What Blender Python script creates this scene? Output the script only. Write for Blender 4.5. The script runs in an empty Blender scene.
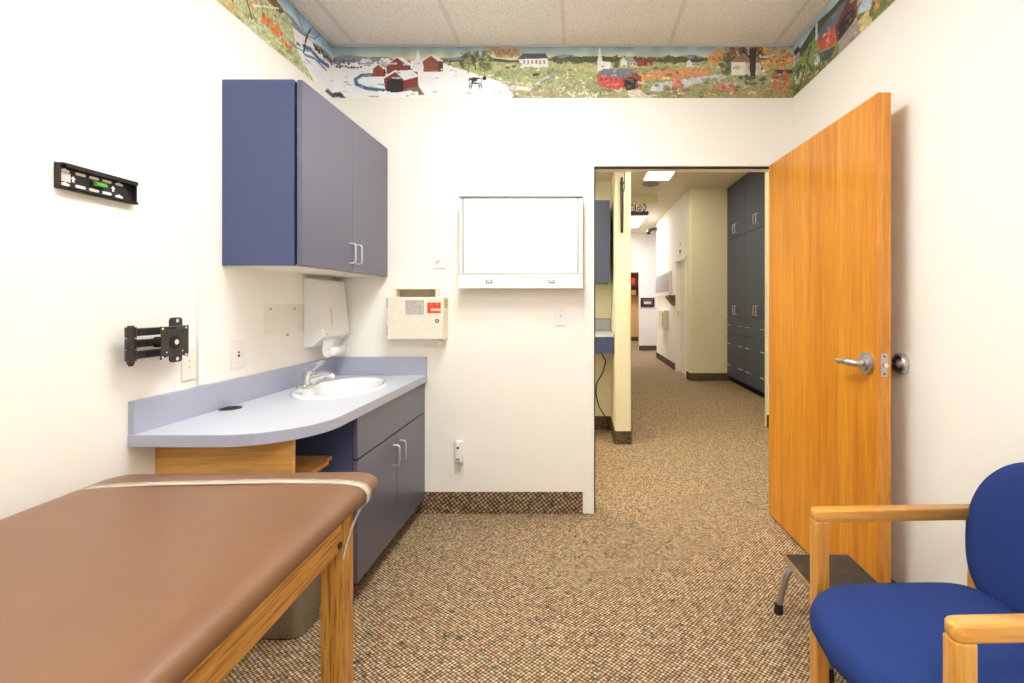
import bpy, bmesh, math, random
import numpy as np
from mathutils import Vector, Matrix
R = math.radians
PI = math.pi
SC = bpy.context.scene
COL = SC.collection
random.seed(7)

# ------------------------------------------------------------------ materials
def lin(c):
    c = c / 255.0
    return c / 12.92 if c <= 0.04045 else ((c + 0.055) / 1.055) ** 2.4

def rgb(t):
    return (lin(t[0]), lin(t[1]), lin(t[2]), 1.0)

def new_mat(name):
    m = bpy.data.materials.new(name)
    m.use_nodes = True
    nt = m.node_tree
    return m, nt, nt.nodes['Principled BSDF']

def nd(nt, typ, **kw):
    n = nt.nodes.new(typ)
    for k, v in kw.items():
        if k.startswith('i_'):
            n.inputs[k[2:].replace('_', ' ')].default_value = v
        else:
            setattr(n, k, v)
    return n

def ramp(nt, stops, interp='LINEAR'):
    r = nt.nodes.new('ShaderNodeValToRGB')
    cr = r.color_ramp
    cr.interpolation = interp
    while len(cr.elements) > 1:
        cr.elements.remove(cr.elements[-1])
    cr.elements[0].position = stops[0][0]
    cr.elements[0].color = rgb(stops[0][1]) if len(stops[0][1]) == 3 else stops[0][1]
    for p, c in stops[1:]:
        e = cr.elements.new(p)
        e.color = rgb(c) if len(c) == 3 else c
    return r

def coords(nt, scale=(1, 1, 1), rot=(0, 0, 0)):
    tc = nt.nodes.new('ShaderNodeTexCoord')
    mp = nt.nodes.new('ShaderNodeMapping')
    mp.inputs['Scale'].default_value = scale
    mp.inputs['Rotation'].default_value = rot
    nt.links.new(tc.outputs['Object'], mp.inputs['Vector'])
    return mp.outputs['Vector']

def bump(nt, b, h, strength=0.2, dist=0.002):
    bp = nt.nodes.new('ShaderNodeBump')
    bp.inputs['Strength'].default_value = strength
    bp.inputs['Distance'].default_value = dist
    nt.links.new(h, bp.inputs['Height'])
    nt.links.new(bp.outputs['Normal'], b.inputs['Normal'])

def plain(name, c, rough=0.5, metal=0.0, spec=0.5, vary=0.04, scale=30, bmp=0.0, coat=0.0):
    """slightly mottled single colour material"""
    m, nt, b = new_mat(name)
    v = coords(nt)
    n = nd(nt, 'ShaderNodeTexNoise', i_Scale=scale, i_Detail=3.0)
    nt.links.new(v, n.inputs['Vector'])
    lo = tuple(x * (1 - vary) for x in c)
    hi = tuple(min(255, x * (1 + vary * 0.6)) for x in c)
    r = ramp(nt, [(0.3, lo), (0.7, hi)])
    nt.links.new(n.outputs['Fac'], r.inputs['Fac'])
    nt.links.new(r.outputs['Color'], b.inputs['Base Color'])
    b.inputs['Roughness'].default_value = rough
    b.inputs['Metallic'].default_value = metal
    b.inputs['Specular IOR Level'].default_value = spec
    b.inputs['Coat Weight'].default_value = coat
    if bmp:
        bump(nt, b, n.outputs['Fac'], bmp)
    return m

def wood(name, base, dark, light, axis='z', grain=1.0, rough=0.4, coarse=False, blotch=0.5, coat=0.0):
    m, nt, b = new_mat(name)
    s = {'x': (0.6, 14, 14), 'y': (14, 0.6, 14), 'z': (14, 14, 0.6)}[axis]
    s = tuple(a * grain for a in s)
    v = coords(nt, s)
    n1 = nd(nt, 'ShaderNodeTexNoise', i_Scale=1.0, i_Detail=6.0, i_Roughness=0.65, i_Distortion=0.6)
    nt.links.new(v, n1.inputs['Vector'])
    v2 = coords(nt, tuple(a * (6 if coarse else 9) for a in s))
    n2 = nd(nt, 'ShaderNodeTexNoise', i_Scale=1.0, i_Detail=3.0, i_Roughness=0.6)
    nt.links.new(v2, n2.inputs['Vector'])
    r1 = ramp(nt, [(0.28, dark), (0.48, base), (0.72, light)])
    nt.links.new(n1.outputs['Fac'], r1.inputs['Fac'])
    k = 0.50 if coarse else 0.86
    r2 = ramp(nt, [(0.40, (k, k * 0.92, k * 0.80, 1)), (0.50 if coarse else 0.56, (1, 1, 1, 1))])
    nt.links.new(n2.outputs['Fac'], r2.inputs['Fac'])
    mx = nd(nt, 'ShaderNodeMix', data_type='RGBA', blend_type='MULTIPLY')
    mx.inputs[0].default_value = 1.0
    nt.links.new(r1.outputs['Color'], mx.inputs[6])
    nt.links.new(r2.outputs['Color'], mx.inputs[7])
    nt.links.new(mx.outputs[2], b.inputs['Base Color'])
    b.inputs['Roughness'].default_value = rough
    b.inputs['Coat Weight'].default_value = coat
    b.inputs['Coat Roughness'].default_value = 0.25
    bump(nt, b, n2.outputs['Fac'], 0.08, 0.001)
    return m

def carpet(name, bright, rot, flat='z', k0=1.0):
    m, nt, b = new_mat(name)
    v = coords(nt, (0 if flat == 'x' else 76 * k0, 0 if flat == 'y' else 84 * k0, 0 if flat == 'z' else 80 * k0), rot)
    mpn = [n for n in nt.nodes if n.type == 'MAPPING'][0]
    mpn.inputs['Location'].default_value = (0.5 if flat == 'x' else 0, 0.5 if flat == 'y' else 0, 0.5 if flat == 'z' else 0)
    vo = nd(nt, 'ShaderNodeTexVoronoi', i_Scale=1.0, i_Randomness=0.16)
    nt.links.new(v, vo.inputs['Vector'])
    sep = nt.nodes.new('ShaderNodeSeparateColor')
    nt.links.new(vo.outputs['Color'], sep.inputs['Color'])
    v2 = coords(nt, (1, 1, 1))
    no = nd(nt, 'ShaderNodeTexNoise', i_Scale=26.0, i_Detail=2.0, i_Roughness=0.6)
    nt.links.new(v2, no.inputs['Vector'])
    st = nd(nt, 'ShaderNodeMapRange')
    st.inputs['From Min'].default_value = 0.28
    st.inputs['From Max'].default_value = 0.72
    nt.links.new(no.outputs['Fac'], st.inputs['Value'])
    mixf = nd(nt, 'ShaderNodeMix', data_type='FLOAT')
    mixf.inputs[0].default_value = 0.55
    nt.links.new(sep.outputs['Red'], mixf.inputs[2])
    nt.links.new(st.outputs['Result'], mixf.inputs[3])
    k = bright
    def q(c):
        return tuple(min(255, x * k) for x in c)
    cr = ramp(nt, [(0.0, q((132, 118, 104))), (0.18, q((168, 158, 134))), (0.32, q((232, 214, 182))),
                   (0.46, q((212, 182, 132))), (0.56, q((240, 226, 202))), (0.68, q((216, 164, 118))),
                   (0.80, q((224, 204, 180))), (0.90, q((176, 152, 146))), (1.0, q((138, 98, 82)))])
    nt.links.new(mixf.outputs[0], cr.inputs['Fac'])
    dr = ramp(nt, [(0.36, (1, 1, 1, 1)), (0.50, (0.70, 0.66, 0.60, 1)), (0.66, (0.16, 0.13, 0.10, 1))])
    nt.links.new(vo.outputs['Distance'], dr.inputs['Fac'])
    mx = nd(nt, 'ShaderNodeMix', data_type='RGBA', blend_type='MULTIPLY')
    mx.inputs[0].default_value = 1.0
    nt.links.new(cr.outputs['Color'], mx.inputs[6])
    nt.links.new(dr.outputs['Color'], mx.inputs[7])
    nt.links.new(mx.outputs[2], b.inputs['Base Color'])
    b.inputs['Roughness'].default_value = 0.95
    b.inputs['Specular IOR Level'].default_value = 0.1
    inv = nd(nt, 'ShaderNodeMath', operation='SUBTRACT')
    inv.inputs[0].default_value = 1.0
    nt.links.new(vo.outputs['Distance'], inv.inputs[1])
    bump(nt, b, inv.outputs[0], 0.2, 0.004)
    return m

def emit(name, c, s):
    m, nt, b = new_mat(name)
    b.inputs['Base Color'].default_value = rgb(c)
    b.inputs['Emission Color'].default_value = rgb(c)
    b.inputs['Emission Strength'].default_value = s
    v = coords(nt, (120, 120, 120))
    vo = nd(nt, 'ShaderNodeTexVoronoi', i_Scale=1.0, i_Randomness=0.0)
    nt.links.new(v, vo.inputs['Vector'])
    bump(nt, b, vo.outputs['Distance'], 0.1)
    return m

M = {}
M['wall'] = plain('cream_wall_paint', (250, 246, 236), 0.75, vary=0.003, scale=60, bmp=0.02, spec=0.3)
M['hallwall'] = plain('yellow_cream_wall_paint', (238, 230, 198), 0.75, vary=0.02, scale=40, bmp=0.05, spec=0.3)
M['whitewall'] = plain('white_wall_paint', (246, 242, 238), 0.75, vary=0.012, scale=60, spec=0.3)
M['tanwall'] = plain('tan_wall_paint', (232, 190, 120), 0.75, vary=0.02)
M['frame'] = plain('white_frame_enamel', (250, 247, 238), 0.35, vary=0.01)
M['white'] = plain('white_plastic', (243, 241, 236), 0.35, vary=0.01)
M['beige'] = plain('beige_plastic', (236, 228, 208), 0.4, vary=0.015)
M['ivory'] = plain('ivory_cover_plate', (243, 238, 222), 0.4, vary=0.01)
M['porcelain'] = plain('white_porcelain', (250, 250, 248), 0.08, vary=0.003, coat=0.6)
M['chrome'] = plain('polished_chrome', (225, 226, 230), 0.12, metal=1.0, vary=0.02)
M['satin'] = plain('satin_chrome', (196, 196, 200), 0.28, metal=1.0, vary=0.03)
M['handle'] = plain('brushed_pull_metal', (222, 222, 226), 0.3, metal=0.85, vary=0.02)
M['black'] = plain('black_powder_coat', (34, 31, 30), 0.4, vary=0.1)
M['blacksteel'] = plain('gloss_black_steel', (48, 41, 36), 0.3, vary=0.1)
M['rubber'] = plain('black_rubber', (22, 22, 22), 0.7, vary=0.1)
M['dark'] = plain('dark_gasket', (58, 44, 38), 0.8, vary=0.1)
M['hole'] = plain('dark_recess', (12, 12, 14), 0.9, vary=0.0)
M['navy'] = plain('navy_laminate', (70, 81, 122), 0.42, vary=0.03, scale=160, spec=0.5)
M['slate_sheen'] = plain('slate_blue_sheen_laminate', (88, 88, 108), 0.33, vary=0.03, scale=160, spec=0.9)  # same laminate as the sides, greyed in colour to imitate reflected sheen
M['halllam'] = plain('hall_slate_laminate', (72, 79, 104), 0.45, vary=0.04, scale=160, spec=0.5)
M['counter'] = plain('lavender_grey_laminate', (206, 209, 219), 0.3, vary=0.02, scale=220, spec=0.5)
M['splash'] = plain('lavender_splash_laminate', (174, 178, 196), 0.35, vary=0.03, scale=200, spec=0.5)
M['greysplash'] = plain('grey_speckled_laminate', (170, 170, 178), 0.4, vary=0.16, scale=140)
M['bin'] = plain('grey_beige_bin_plastic', (142, 134, 116), 0.45, vary=0.03)
M['blue'] = plain('royal_blue_upholstery', (44, 64, 124), 0.9, vary=0.13, scale=420, bmp=0.3, spec=0.15)
M['green'] = plain('green_bubble_vial', (90, 190, 70), 0.15, vary=0.1)
M['label'] = plain('printed_paper_label', (240, 214, 208), 0.6, vary=0.05, scale=300)
M['red'] = plain('red_sticker', (226, 66, 26), 0.45, vary=0.03)
M['pink'] = plain('pale_sticker_print', (255, 205, 180), 0.5, vary=0.03)
M['window'] = plain('smoky_window_plastic', (196, 186, 176), 0.25, vary=0.10, scale=60)
M['slot'] = plain('shaded_slot_metal', (170, 156, 128), 0.6, vary=0.05)
M['paper'] = plain('paper_towel', (250, 249, 246), 0.9, vary=0.01, bmp=0.1, scale=200)
M['cable'] = plain('brown_cable', (60, 34, 26), 0.5, vary=0.1)
M['screen'] = plain('milky_acrylic_screen', (228, 232, 232), 0.22, vary=0.006, scale=8)
M['strip'] = plain('grey_clip_strip', (150, 146, 134), 0.4, vary=0.04)
M['strip2'] = plain('pale_grey_rail', (206, 204, 196), 0.4, vary=0.02)
M['gunmetal'] = plain('dark_switch_bezel', (96, 94, 98), 0.3, metal=0.6, vary=0.05)
M['tread'] = None
M['vinyl'] = None
M['carpet'] = carpet('loop_carpet', 0.99, (0, 0, R(40)))
M['carpetwall'] = carpet('carpet_baseboard', 0.82, (0, R(38), 0), 'y', 0.66)  # same loop carpet, darkened in colour for shade on its upright face
M['door'] = wood('golden_birch_door_veneer', (226, 146, 24), (200, 112, 12), (238, 168, 46), 'z', 0.62, 0.36, coat=0.2)
M['dooredge'] = wood('door_edge_wood', (222, 148, 58), (196, 118, 36), (236, 168, 80), 'z', 1.6, 0.45)
M['oakz'] = wood('oak_vertical', (206, 146, 66), (158, 92, 30), (226, 172, 92), 'z', 1.9, 0.4, coarse=True)
M['oaky'] = wood('oak_lengthwise', (212, 150, 66), (164, 98, 32), (230, 176, 94), 'y', 1.9, 0.4, coarse=True)
M['oakx'] = wood('oak_veneer_sideways', (214, 158, 84), (186, 124, 56), (230, 180, 108), 'x', 0.9, 0.4)
M['maplex'] = wood('chair_beech_sideways', (230, 166, 78), (208, 138, 50), (242, 188, 106), 'x', 0.8, 0.32, coat=0.3)
M['mapley'] = wood('chair_beech_lengthwise', (230, 166, 78), (208, 138, 50), (242, 188, 106), 'y', 0.8, 0.32, coat=0.3)
M['maplez'] = wood('chair_beech_vertical', (230, 166, 78), (208, 138, 50), (242, 188, 106), 'z', 0.8, 0.32, coat=0.3)
M['brownwood'] = wood('brown_shelf_wood', (120, 84, 56), (90, 58, 36), (140, 100, 70), 'y', 1, 0.5)
M['panel'] = emit('fluorescent_diffuser', (248, 250, 252), 12.0)
M['hallpanel'] = emit('hall_fluorescent_diffuser', (255, 248, 230), 15.0)
M['hallpanelfar'] = emit('far_hall_fluorescent_diffuser', (246, 246, 255), 15.0)

def acoustic():
    m, nt, b = new_mat('acoustic_ceiling_tile')
    v = coords(nt)
    n = nd(nt, 'ShaderNodeTexNoise', i_Scale=95.0, i_Detail=4.0, i_Roughness=0.75)
    nt.links.new(v, n.inputs['Vector'])
    r = ramp(nt, [(0.30, (206, 199, 188)), (0.50, (240, 236, 228)), (0.75, (250, 247, 242))])
    nt.links.new(n.outputs['Fac'], r.inputs['Fac'])
    nt.links.new(r.outputs['Color'], b.inputs['Base Color'])
    b.inputs['Roughness'].default_value = 0.95
    bump(nt, b, n.outputs['Fac'], 0.5, 0.004)
    return m
M['tile'] = acoustic()
M['tbar'] = plain('ceiling_grid_metal', (224, 218, 208), 0.5, vary=0.02)
M['hallceil'] = plain('hall_ceiling_paint', (232, 222, 200), 0.8, vary=0.02)

def vinyl():
    m, nt, b = new_mat('brown_vinyl_upholstery')
    v = coords(nt)
    vo = nd(nt, 'ShaderNodeTexVoronoi', i_Scale=420.0)
    nt.links.new(v, vo.inputs['Vector'])
    n = nd(nt, 'ShaderNodeTexNoise', i_Scale=5.0, i_Detail=2.0)
    nt.links.new(v, n.inputs['Vector'])
    r = ramp(nt, [(0.3, (125, 87, 59)), (0.7, (131, 92, 63))])
    nt.links.new(n.outputs['Fac'], r.inputs['Fac'])
    nt.links.new(r.outputs['Color'], b.inputs['Base Color'])
    b.inputs['Roughness'].default_value = 0.38
    b.inputs['Specular IOR Level'].default_value = 0.5
    bump(nt, b, vo.outputs['Distance'], 0.12, 0.001)
    return m
M['vinyl'] = vinyl()

def tread():
    m, nt, b = new_mat('ribbed_black_rubber_tread')
    v = coords(nt, (1, 1, 1))
    w = nd(nt, 'ShaderNodeTexWave', i_Scale=28.0, i_Distortion=0.0)
    w.bands_direction = 'X'
    nt.links.new(v, w.inputs['Vector'])
    n = nd(nt, 'ShaderNodeTexNoise', i_Scale=14.0, i_Detail=4.0)
    nt.links.new(v, n.inputs['Vector'])
    r = ramp(nt, [(0.35, (34, 29, 26)), (0.7, (66, 56, 48))])
    nt.links.new(n.outputs['Fac'], r.inputs['Fac'])
    nt.links.new(r.outputs['Color'], b.inputs['Base Color'])
    b.inputs['Roughness'].default_value = 0.55
    bump(nt, b, w.outputs['Fac'], 0.6, 0.003)
    return m
M['tread'] = tread()

def clear(name, c, alpha):
    m, nt, b = new_mat(name)
    b.inputs['Base Color'].default_value = rgb(c)
    b.inputs['Roughness'].default_value = 0.12
    b.inputs['Alpha'].default_value = alpha
    v = coords(nt)
    n = nd(nt, 'ShaderNodeTexNoise', i_Scale=12.0)
    nt.links.new(v, n.inputs['Vector'])
    bump(nt, b, n.outputs['Fac'], 0.05)
    return m
M['acrylic'] = clear('clear_acrylic', (245, 240, 224), 0.12)
M['tape'] = clear('clear_plastic_strap', (244, 232, 210), 0.45)

def vcol():
    m, nt, b = new_mat('printed_wallpaper_border')
    a = nt.nodes.new('ShaderNodeAttribute')
    a.attribute_name = 'paint'
    nt.links.new(a.outputs['Color'], b.inputs['Base Color'])
    b.inputs['Roughness'].default_value = 0.6
    return m
M['mural'] = vcol()

# ------------------------------------------------------------------ mesh helpers
class MB:
    def __init__(s):
        s.bm = bmesh.new()
    def box(s, x0, x1, y0, y1, z0, z1, bev=0.0, seg=2):
        r = bmesh.ops.create_cube(s.bm, size=1.0)
        vs = r['verts']
        cx, cy, cz = (x0 + x1) / 2, (y0 + y1) / 2, (z0 + z1) / 2
        for v in vs:
            v.co = Vector((cx + v.co.x * abs(x1 - x0), cy + v.co.y * abs(y1 - y0), cz + v.co.z * abs(z1 - z0)))
        if bev > 0:
            es = list({e for v in vs for e in v.link_edges})
            bmesh.ops.bevel(s.bm, geom=es, offset=bev, segments=seg, affect='EDGES', profile=0.5)
        return s
    def cyl(s, p0, p1, r0, r1=None, n=24, caps=True):
        r1 = r0 if r1 is None else r1
        p0, p1 = Vector(p0), Vector(p1)
        d = p1 - p0
        rr = bmesh.ops.create_cone(s.bm, cap_ends=caps, segments=n, radius1=r0, radius2=r1, depth=d.length)
        q = Vector((0, 0, 1)).rotation_difference(d.normalized())
        mt = Matrix.Translation((p0 + p1) / 2) @ q.to_matrix().to_4x4()
        for v in rr['verts']:
            v.co = mt @ v.co
        return s
    def tube(s, pts, r, n=10, radii=None, caps=True):
        pts = [Vector(p) for p in pts]
        rings = []
        up = None
        for i, p in enumerate(pts):
            t = (pts[min(i + 1, len(pts) - 1)] - pts[max(i - 1, 0)]).normalized()
            if up is None:
                up = Vector((0, 0, 1)) if abs(t.z) < 0.9 else Vector((1, 0, 0))
            a = t.cross(up)
            if a.length < 1e-4:
                a = t.orthogonal()
            a.normalize()
            b = a.cross(t).normalized()
            up = b
            rad = radii[i] if radii else r
            rings.append([s.bm.verts.new(p + a * math.cos(2 * PI * k / n) * rad + b * math.sin(2 * PI * k / n) * rad) for k in range(n)])
        for i in range(len(rings) - 1):
            for k in range(n):
                s.bm.faces.new((rings[i][k], rings[i][(k + 1) % n], rings[i + 1][(k + 1) % n], rings[i + 1][k]))
        if caps:
            s.bm.faces.new(rings[0][::-1])
            s.bm.faces.new(rings[-1])
        return s
    def loft(s, rings, cap0=True, cap1=True):
        rs = [[s.bm.verts.new(Vector(p)) for p in r] for r in rings]
        n = len(rs[0])
        for i in range(len(rs) - 1):
            for k in range(n):
                s.bm.faces.new((rs[i][k], rs[i][(k + 1) % n], rs[i + 1][(k + 1) % n], rs[i + 1][k]))
        if cap0:
            s.bm.faces.new(rs[0][::-1])
        if cap1:
            s.bm.faces.new(rs[-1])
        return s
    def prism(s, poly, axis, a0, a1):
        """poly in the two remaining axes (cyclic order), extruded along axis"""
        def mk(p, a):
            if axis == 'x': return (a, p[0], p[1])
            if axis == 'y': return (p[0], a, p[1])
            return (p[0], p[1], a)
        return s.loft([[mk(p, a0) for p in poly], [mk(p, a1) for p in poly]])
    def build(s, name, mat, parent=None, smooth=False, origin=None, rot=None):
        bm = s.bm
        bmesh.ops.recalc_face_normals(bm, faces=bm.faces[:])
        o = origin
        if o is None:
            if parent is not None and len(parent.get('_o', [])) == 3:
                o = tuple(parent['_o'])
            else:
                o = (0, 0, 0)
        bmesh.ops.translate(bm, verts=bm.verts[:], vec=(-o[0], -o[1], -o[2]))
        if smooth:
            for f in bm.faces:
                f.smooth = True
        me = bpy.data.meshes.new(name)
        bm.to_mesh(me)
        bm.free()
        if smooth is True:
            try:
                me.set_sharp_from_angle(angle=R(40))
            except Exception:
                pass
        me.materials.append(mat)
        ob = bpy.data.objects.new(name, me)
        COL.objects.link(ob)
        if parent is not None:
            ob.parent = parent
            po = parent.get('_o', (0, 0, 0))
            ob.location = (o[0] - po[0], o[1] - po[1], o[2] - po[2])
        else:
            ob.location = o
        ob['_o'] = list(o)
        return ob

def tag(o, label=None, cat=None, group=None, kind=None):
    if label: o['label'] = label
    if cat: o['category'] = cat
    if group: o['group'] = group
    if kind: o['kind'] = kind
    return o

def thing(name, label, cat, loc=(0, 0, 0), group=None, kind=None):
    o = bpy.data.objects.new(name, None)
    COL.objects.link(o)
    o.location = loc
    o.empty_display_size = 0.05
    o['_o'] = list(loc)
    return tag(o, label, cat, group, kind)

def struct(o, label, cat):
    return tag(o, label, cat, kind='structure')

def copy_tree(o, parent=None, loc=None):
    c = o.copy()
    COL.objects.link(c)
    if parent is not None:
        c.parent = parent
    if loc is not None:
        c.location = loc
    for ch in list(o.children):
        copy_tree(ch, c)
    return c

def arc(cx, cy, r, a0, a1, n):
    return [(cx + r * math.cos(R(a0 + (a1 - a0) * i / n)), cy + r * math.sin(R(a0 + (a1 - a0) * i / n))) for i in range(n + 1)]

def rrect(x0, x1, y0, y1, r, n=6):
    return (arc(x1 - r, y0 + r, r, -90, 0, n) + arc(x1 - r, y1 - r, r, 0, 90, n) +
            arc(x0 + r, y1 - r, r, 90, 180, n) + arc(x0 + r, y0 + r, r, 180, 270, n))

def text_mesh(mb, s, size, fn, depth=0.0006):
    """letters as real mesh, fn maps (u, v, w) to world"""
    cu = bpy.data.curves.new('lettering', 'FONT')
    cu.body = s
    cu.size = size
    cu.extrude = depth
    cu.align_x = 'CENTER'
    cu.align_y = 'CENTER'
    ob = bpy.data.objects.new('lettering', cu)
    COL.objects.link(ob)
    dg = bpy.context.evaluated_depsgraph_get()
    me = bpy.data.meshes.new_from_object(ob.evaluated_get(dg))
    vs = [mb.bm.verts.new(fn(*v.co)) for v in me.vertices]
    for p in me.polygons:
        try:
            mb.bm.faces.new([vs[i] for i in p.vertices])
        except ValueError:
            pass
    bpy.data.objects.remove(ob)
    bpy.data.meshes.remove(me)
    bpy.data.curves.remove(cu)

# ------------------------------------------------------------------ key dimensions
XL, XR, YB, YF = -1.485, 1.303, 2.909, -1.15     # treatment room
ZC = 2.83
WT = 0.12                                        # partition thickness
DX0, DX1, DZ = 0.097, 1.225, 2.100               # door opening
ZH = 3.155                                       # hall ceiling
HX0, HX1 = -1.7, 3.20

# ------------------------------------------------------------------ room shell
def slab(name, x0, x1, y0, y1, z0, z1, m, label, cat):
    return struct(MB().box(x0, x1, y0, y1, z0, z1).build(name, m), label, cat)

slab('floor', HX0, HX1, YF - 0.1, 16.3, -0.05, 0, M['carpet'], 'multicoloured beige loop carpet running through doorway into the hall', 'floor')
slab('ceiling', XL - 0.1, XR + 0.1, YF - 0.1, YB + 0.06, ZC, ZC + 0.05, M['tile'], 'speckled acoustic tile ceiling over the exam room', 'ceiling')
slab('wall_left', XL - 0.1, XL, YF - 0.1, YB + 0.06, 0, ZC + 0.05, M['wall'], 'cream wall behind sink counter and exam table', 'wall')
slab('wall_right', XR, XR + 0.1, YF - 0.1, YB, 0, ZC + 0.05, M['wall'], 'cream wall behind open door and blue chair', 'wall')
slab('wall_front', XL - 0.1, XR + 0.1, YF - 0.1, YF, 0, ZC + 0.05, M['wall'], 'cream wall behind the viewpoint', 'wall')
mb = MB()
HT = ZH + 0.05
mb.box(XL - 0.2, DX0 - 0.006, YB, YB + WT, 0, HT)
mb.box(DX1 + 0.006, HX1, YB, YB + WT, 0, HT)
mb.box(DX0 - 0.006, DX1 + 0.006, YB, YB + WT, DZ + 0.056, HT)
struct(mb.build('wall_back', M['wall']), 'cream wall with doorway, film viewer and wallpaper border', 'wall')

# ceiling grid bars
mb = MB()
for x in (-1.345, -0.713, -0.081, 0.551, 1.183):
    mb.box(x - 0.012, x + 0.012, YF, YB, ZC - 0.004, ZC + 0.001)
mb.box(XL, XR, YB - 0.022, YB, ZC - 0.006, ZC)
mb.box(XL, XL + 0.022, YF, YB, ZC - 0.006, ZC)
mb.box(XR - 0.022, XR, YF, YB, ZC - 0.006, ZC)
for y in (1.66, 0.40, -0.86):
    mb.box(XL, XR, y - 0.012, y + 0.012, ZC - 0.004, ZC + 0.001)
struct(mb.build('trim_1', M['tbar']), 'thin metal grid bars between the ceiling tiles', 'trim')

# carpet baseboards
def baseboard(name, x0, x1, y0, y1, label, h=0.13, m=None):
    return struct(MB().box(x0, x1, y0, y1, 0, h, 0.003).build(name, m or M['carpetwall']), label, 'baseboard')
baseboard('baseboard_back', -0.985, 0.028, YB - 0.01, YB, 'carpeted baseboard between sink cabinet and door frame')
M['carpetwall2'] = carpet('carpet_baseboard_long', 0.82, (R(38), 0, 0), 'x', 0.66)  # floor carpet again, shade of the upright face put into the colour
baseboard('baseboard_right', XR - 0.01, XR, YF, YB, 'carpeted baseboard behind the open door', m=M['carpetwall2'])
baseboard('baseboard_left', XL, XL + 0.01, YF, 1.66, 'carpeted baseboard under the exam table', m=M['carpetwall2'])

# door frame
mb = MB()
fy0, fy1 = YB - 0.012, YB + WT + 0.012
for (a, b_) in ((DX0 - 0.062, DX0 - 0.008), (DX1 + 0.008, DX1 + 0.05)):
    mb.box(a, b_, YB - 0.012, YB, 0, DZ + 0.056, 0.003)
mb.box(DX0 - 0.008, DX1 + 0.008, YB - 0.003, YB, DZ + 0.012, DZ + 0.056, 0.001)
mb.box(DX0 - 0.008, DX0 + 0.0, YB - 0.012, YB + WT + 0.004, 0, DZ + 0.008)
mb.box(DX1, DX1 + 0.008, YB - 0.012, YB + WT + 0.004, 0, DZ + 0.008)
mb.box(DX0 - 0.008, DX1 + 0.008, YB - 0.008, YB + WT + 0.004, DZ, DZ + 0.012)
fr = struct(mb.build('trim_2', M['frame']), 'white painted metal frame around the doorway', 'door frame')
mb = MB()
mb.box(DX0, DX0 + 0.008, YB + 0.0, YB + 0.016, 0, DZ)
mb.box(DX0 + 0.008, DX1, YB + 0.0, YB + 0.016, DZ - 0.012, DZ)
mb.build('gasket', M['dark'], fr)
MB().box(DX0 - 0.001, DX0 + 0.0025, YB + 0.018, YB + 0.05, 0.98, 1.10, 0.001).build('strike_plate', M['satin'], fr)

# ------------------------------------------------------------------ the open door
HXd, HYd = 1.145, YB - 0.030          # hinge line of the visible face
DL, DT = 1.003, 0.052
dang = math.atan2(0.028, 1.0)
door = thing('door_1', 'golden wood door standing open against the right wall', 'door', (HXd, HYd, 0), kind='structure')
door.rotation_euler = (0, 0, dang)
# built in local space : face at x=0, leaf runs toward -y
def dl(mb, name, m, parent=door, smooth=False):
    o = mb.build(name, m, None, smooth, origin=(0, 0, 0))
    o.parent = parent
    return o
leaf = dl(MB().box(0, DT, -DL + 0.003, 0, 0.012, DZ - 0.004, 0.001, 1), 'door_leaf', M['door'])
dl(MB().box(0.0005, DT - 0.0005, -DL - 0.001, -DL + 0.003, 0.012, DZ - 0.004, 0.0008, 1), 'edge_strip', M['dooredge'])
for z in (0.25, 1.02, 1.80):
    dl(MB().cyl((DT + 0.004, 0.006, z - 0.055), (DT + 0.004, 0.006, z + 0.055), 0.007, n=14), 'hinge', M['satin'], smooth=True)
mb = MB().box(0.011, 0.036, -DL - 0.003, -DL - 0.0005, 0.985, 1.075, 0.001)
lp = dl(mb, 'latch_plate', M['satin'])
dl(MB().cyl((0.0235, -DL - 0.014, 1.03), (0.0235, -DL - 0.002, 1.03), 0.009, 0.0105, 16), 'latch_bolt', M['chrome'], lp, True)
dl(MB().cyl((0.0235, -DL - 0.0045, 1.064), (0.0235, -DL - 0.002, 1.064), 0.004, n=10).cyl((0.0235, -DL - 0.0045, 0.996), (0.0235, -DL - 0.002, 0.996), 0.004, n=10), 'screw', M['black'], lp)
ly, lz = -DL + 0.068, 1.03
def rings_x(prof, cy, cz, n=32):
    return [[(x, cy + r * math.cos(2 * PI * k / n), cz + r * math.sin(2 * PI * k / n)) for k in range(n)] for x, r in prof]
mb = MB().loft(rings_x([(0, 0.046), (-0.010, 0.046), (-0.013, 0.040), (-0.013, 0.030), (-0.022, 0.028), (-0.024, 0.022)], ly, lz))
rose = dl(mb, 'lever_handle', M['satin'], smooth=True)
mb = MB().tube([(-0.018, ly, lz), (-0.040, ly, lz), (-0.054, ly + 0.004, lz), (-0.061, ly + 0.016, lz), (-0.062, ly + 0.05, lz), (-0.062, ly + 0.085, lz - 0.001),
                (-0.060, ly + 0.108, lz - 0.002), (-0.058, ly + 0.116, lz - 0.002)], 0.01, 16, radii=[0.015, 0.0145, 0.0145, 0.0145, 0.0135, 0.0125, 0.011, 0.008])
dl(mb, 'grip', M['satin'], rose, True)
mb = MB().loft(rings_x([(DT, 0.043), (DT + 0.006, 0.043), (DT + 0.009, 0.036), (DT + 0.009, 0.014), (DT + 0.052, 0.012), (DT + 0.056, 0.009)], ly, lz))
bk = dl(mb, 'lever_handle', M['satin'], smooth=True)
mb = MB().tube([(DT + 0.030, ly, lz), (DT + 0.032, ly + 0.02, lz), (DT + 0.032, ly + 0.11, lz)], 0.009, 12)
dl(mb, 'grip', M['satin'], bk, True)

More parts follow.
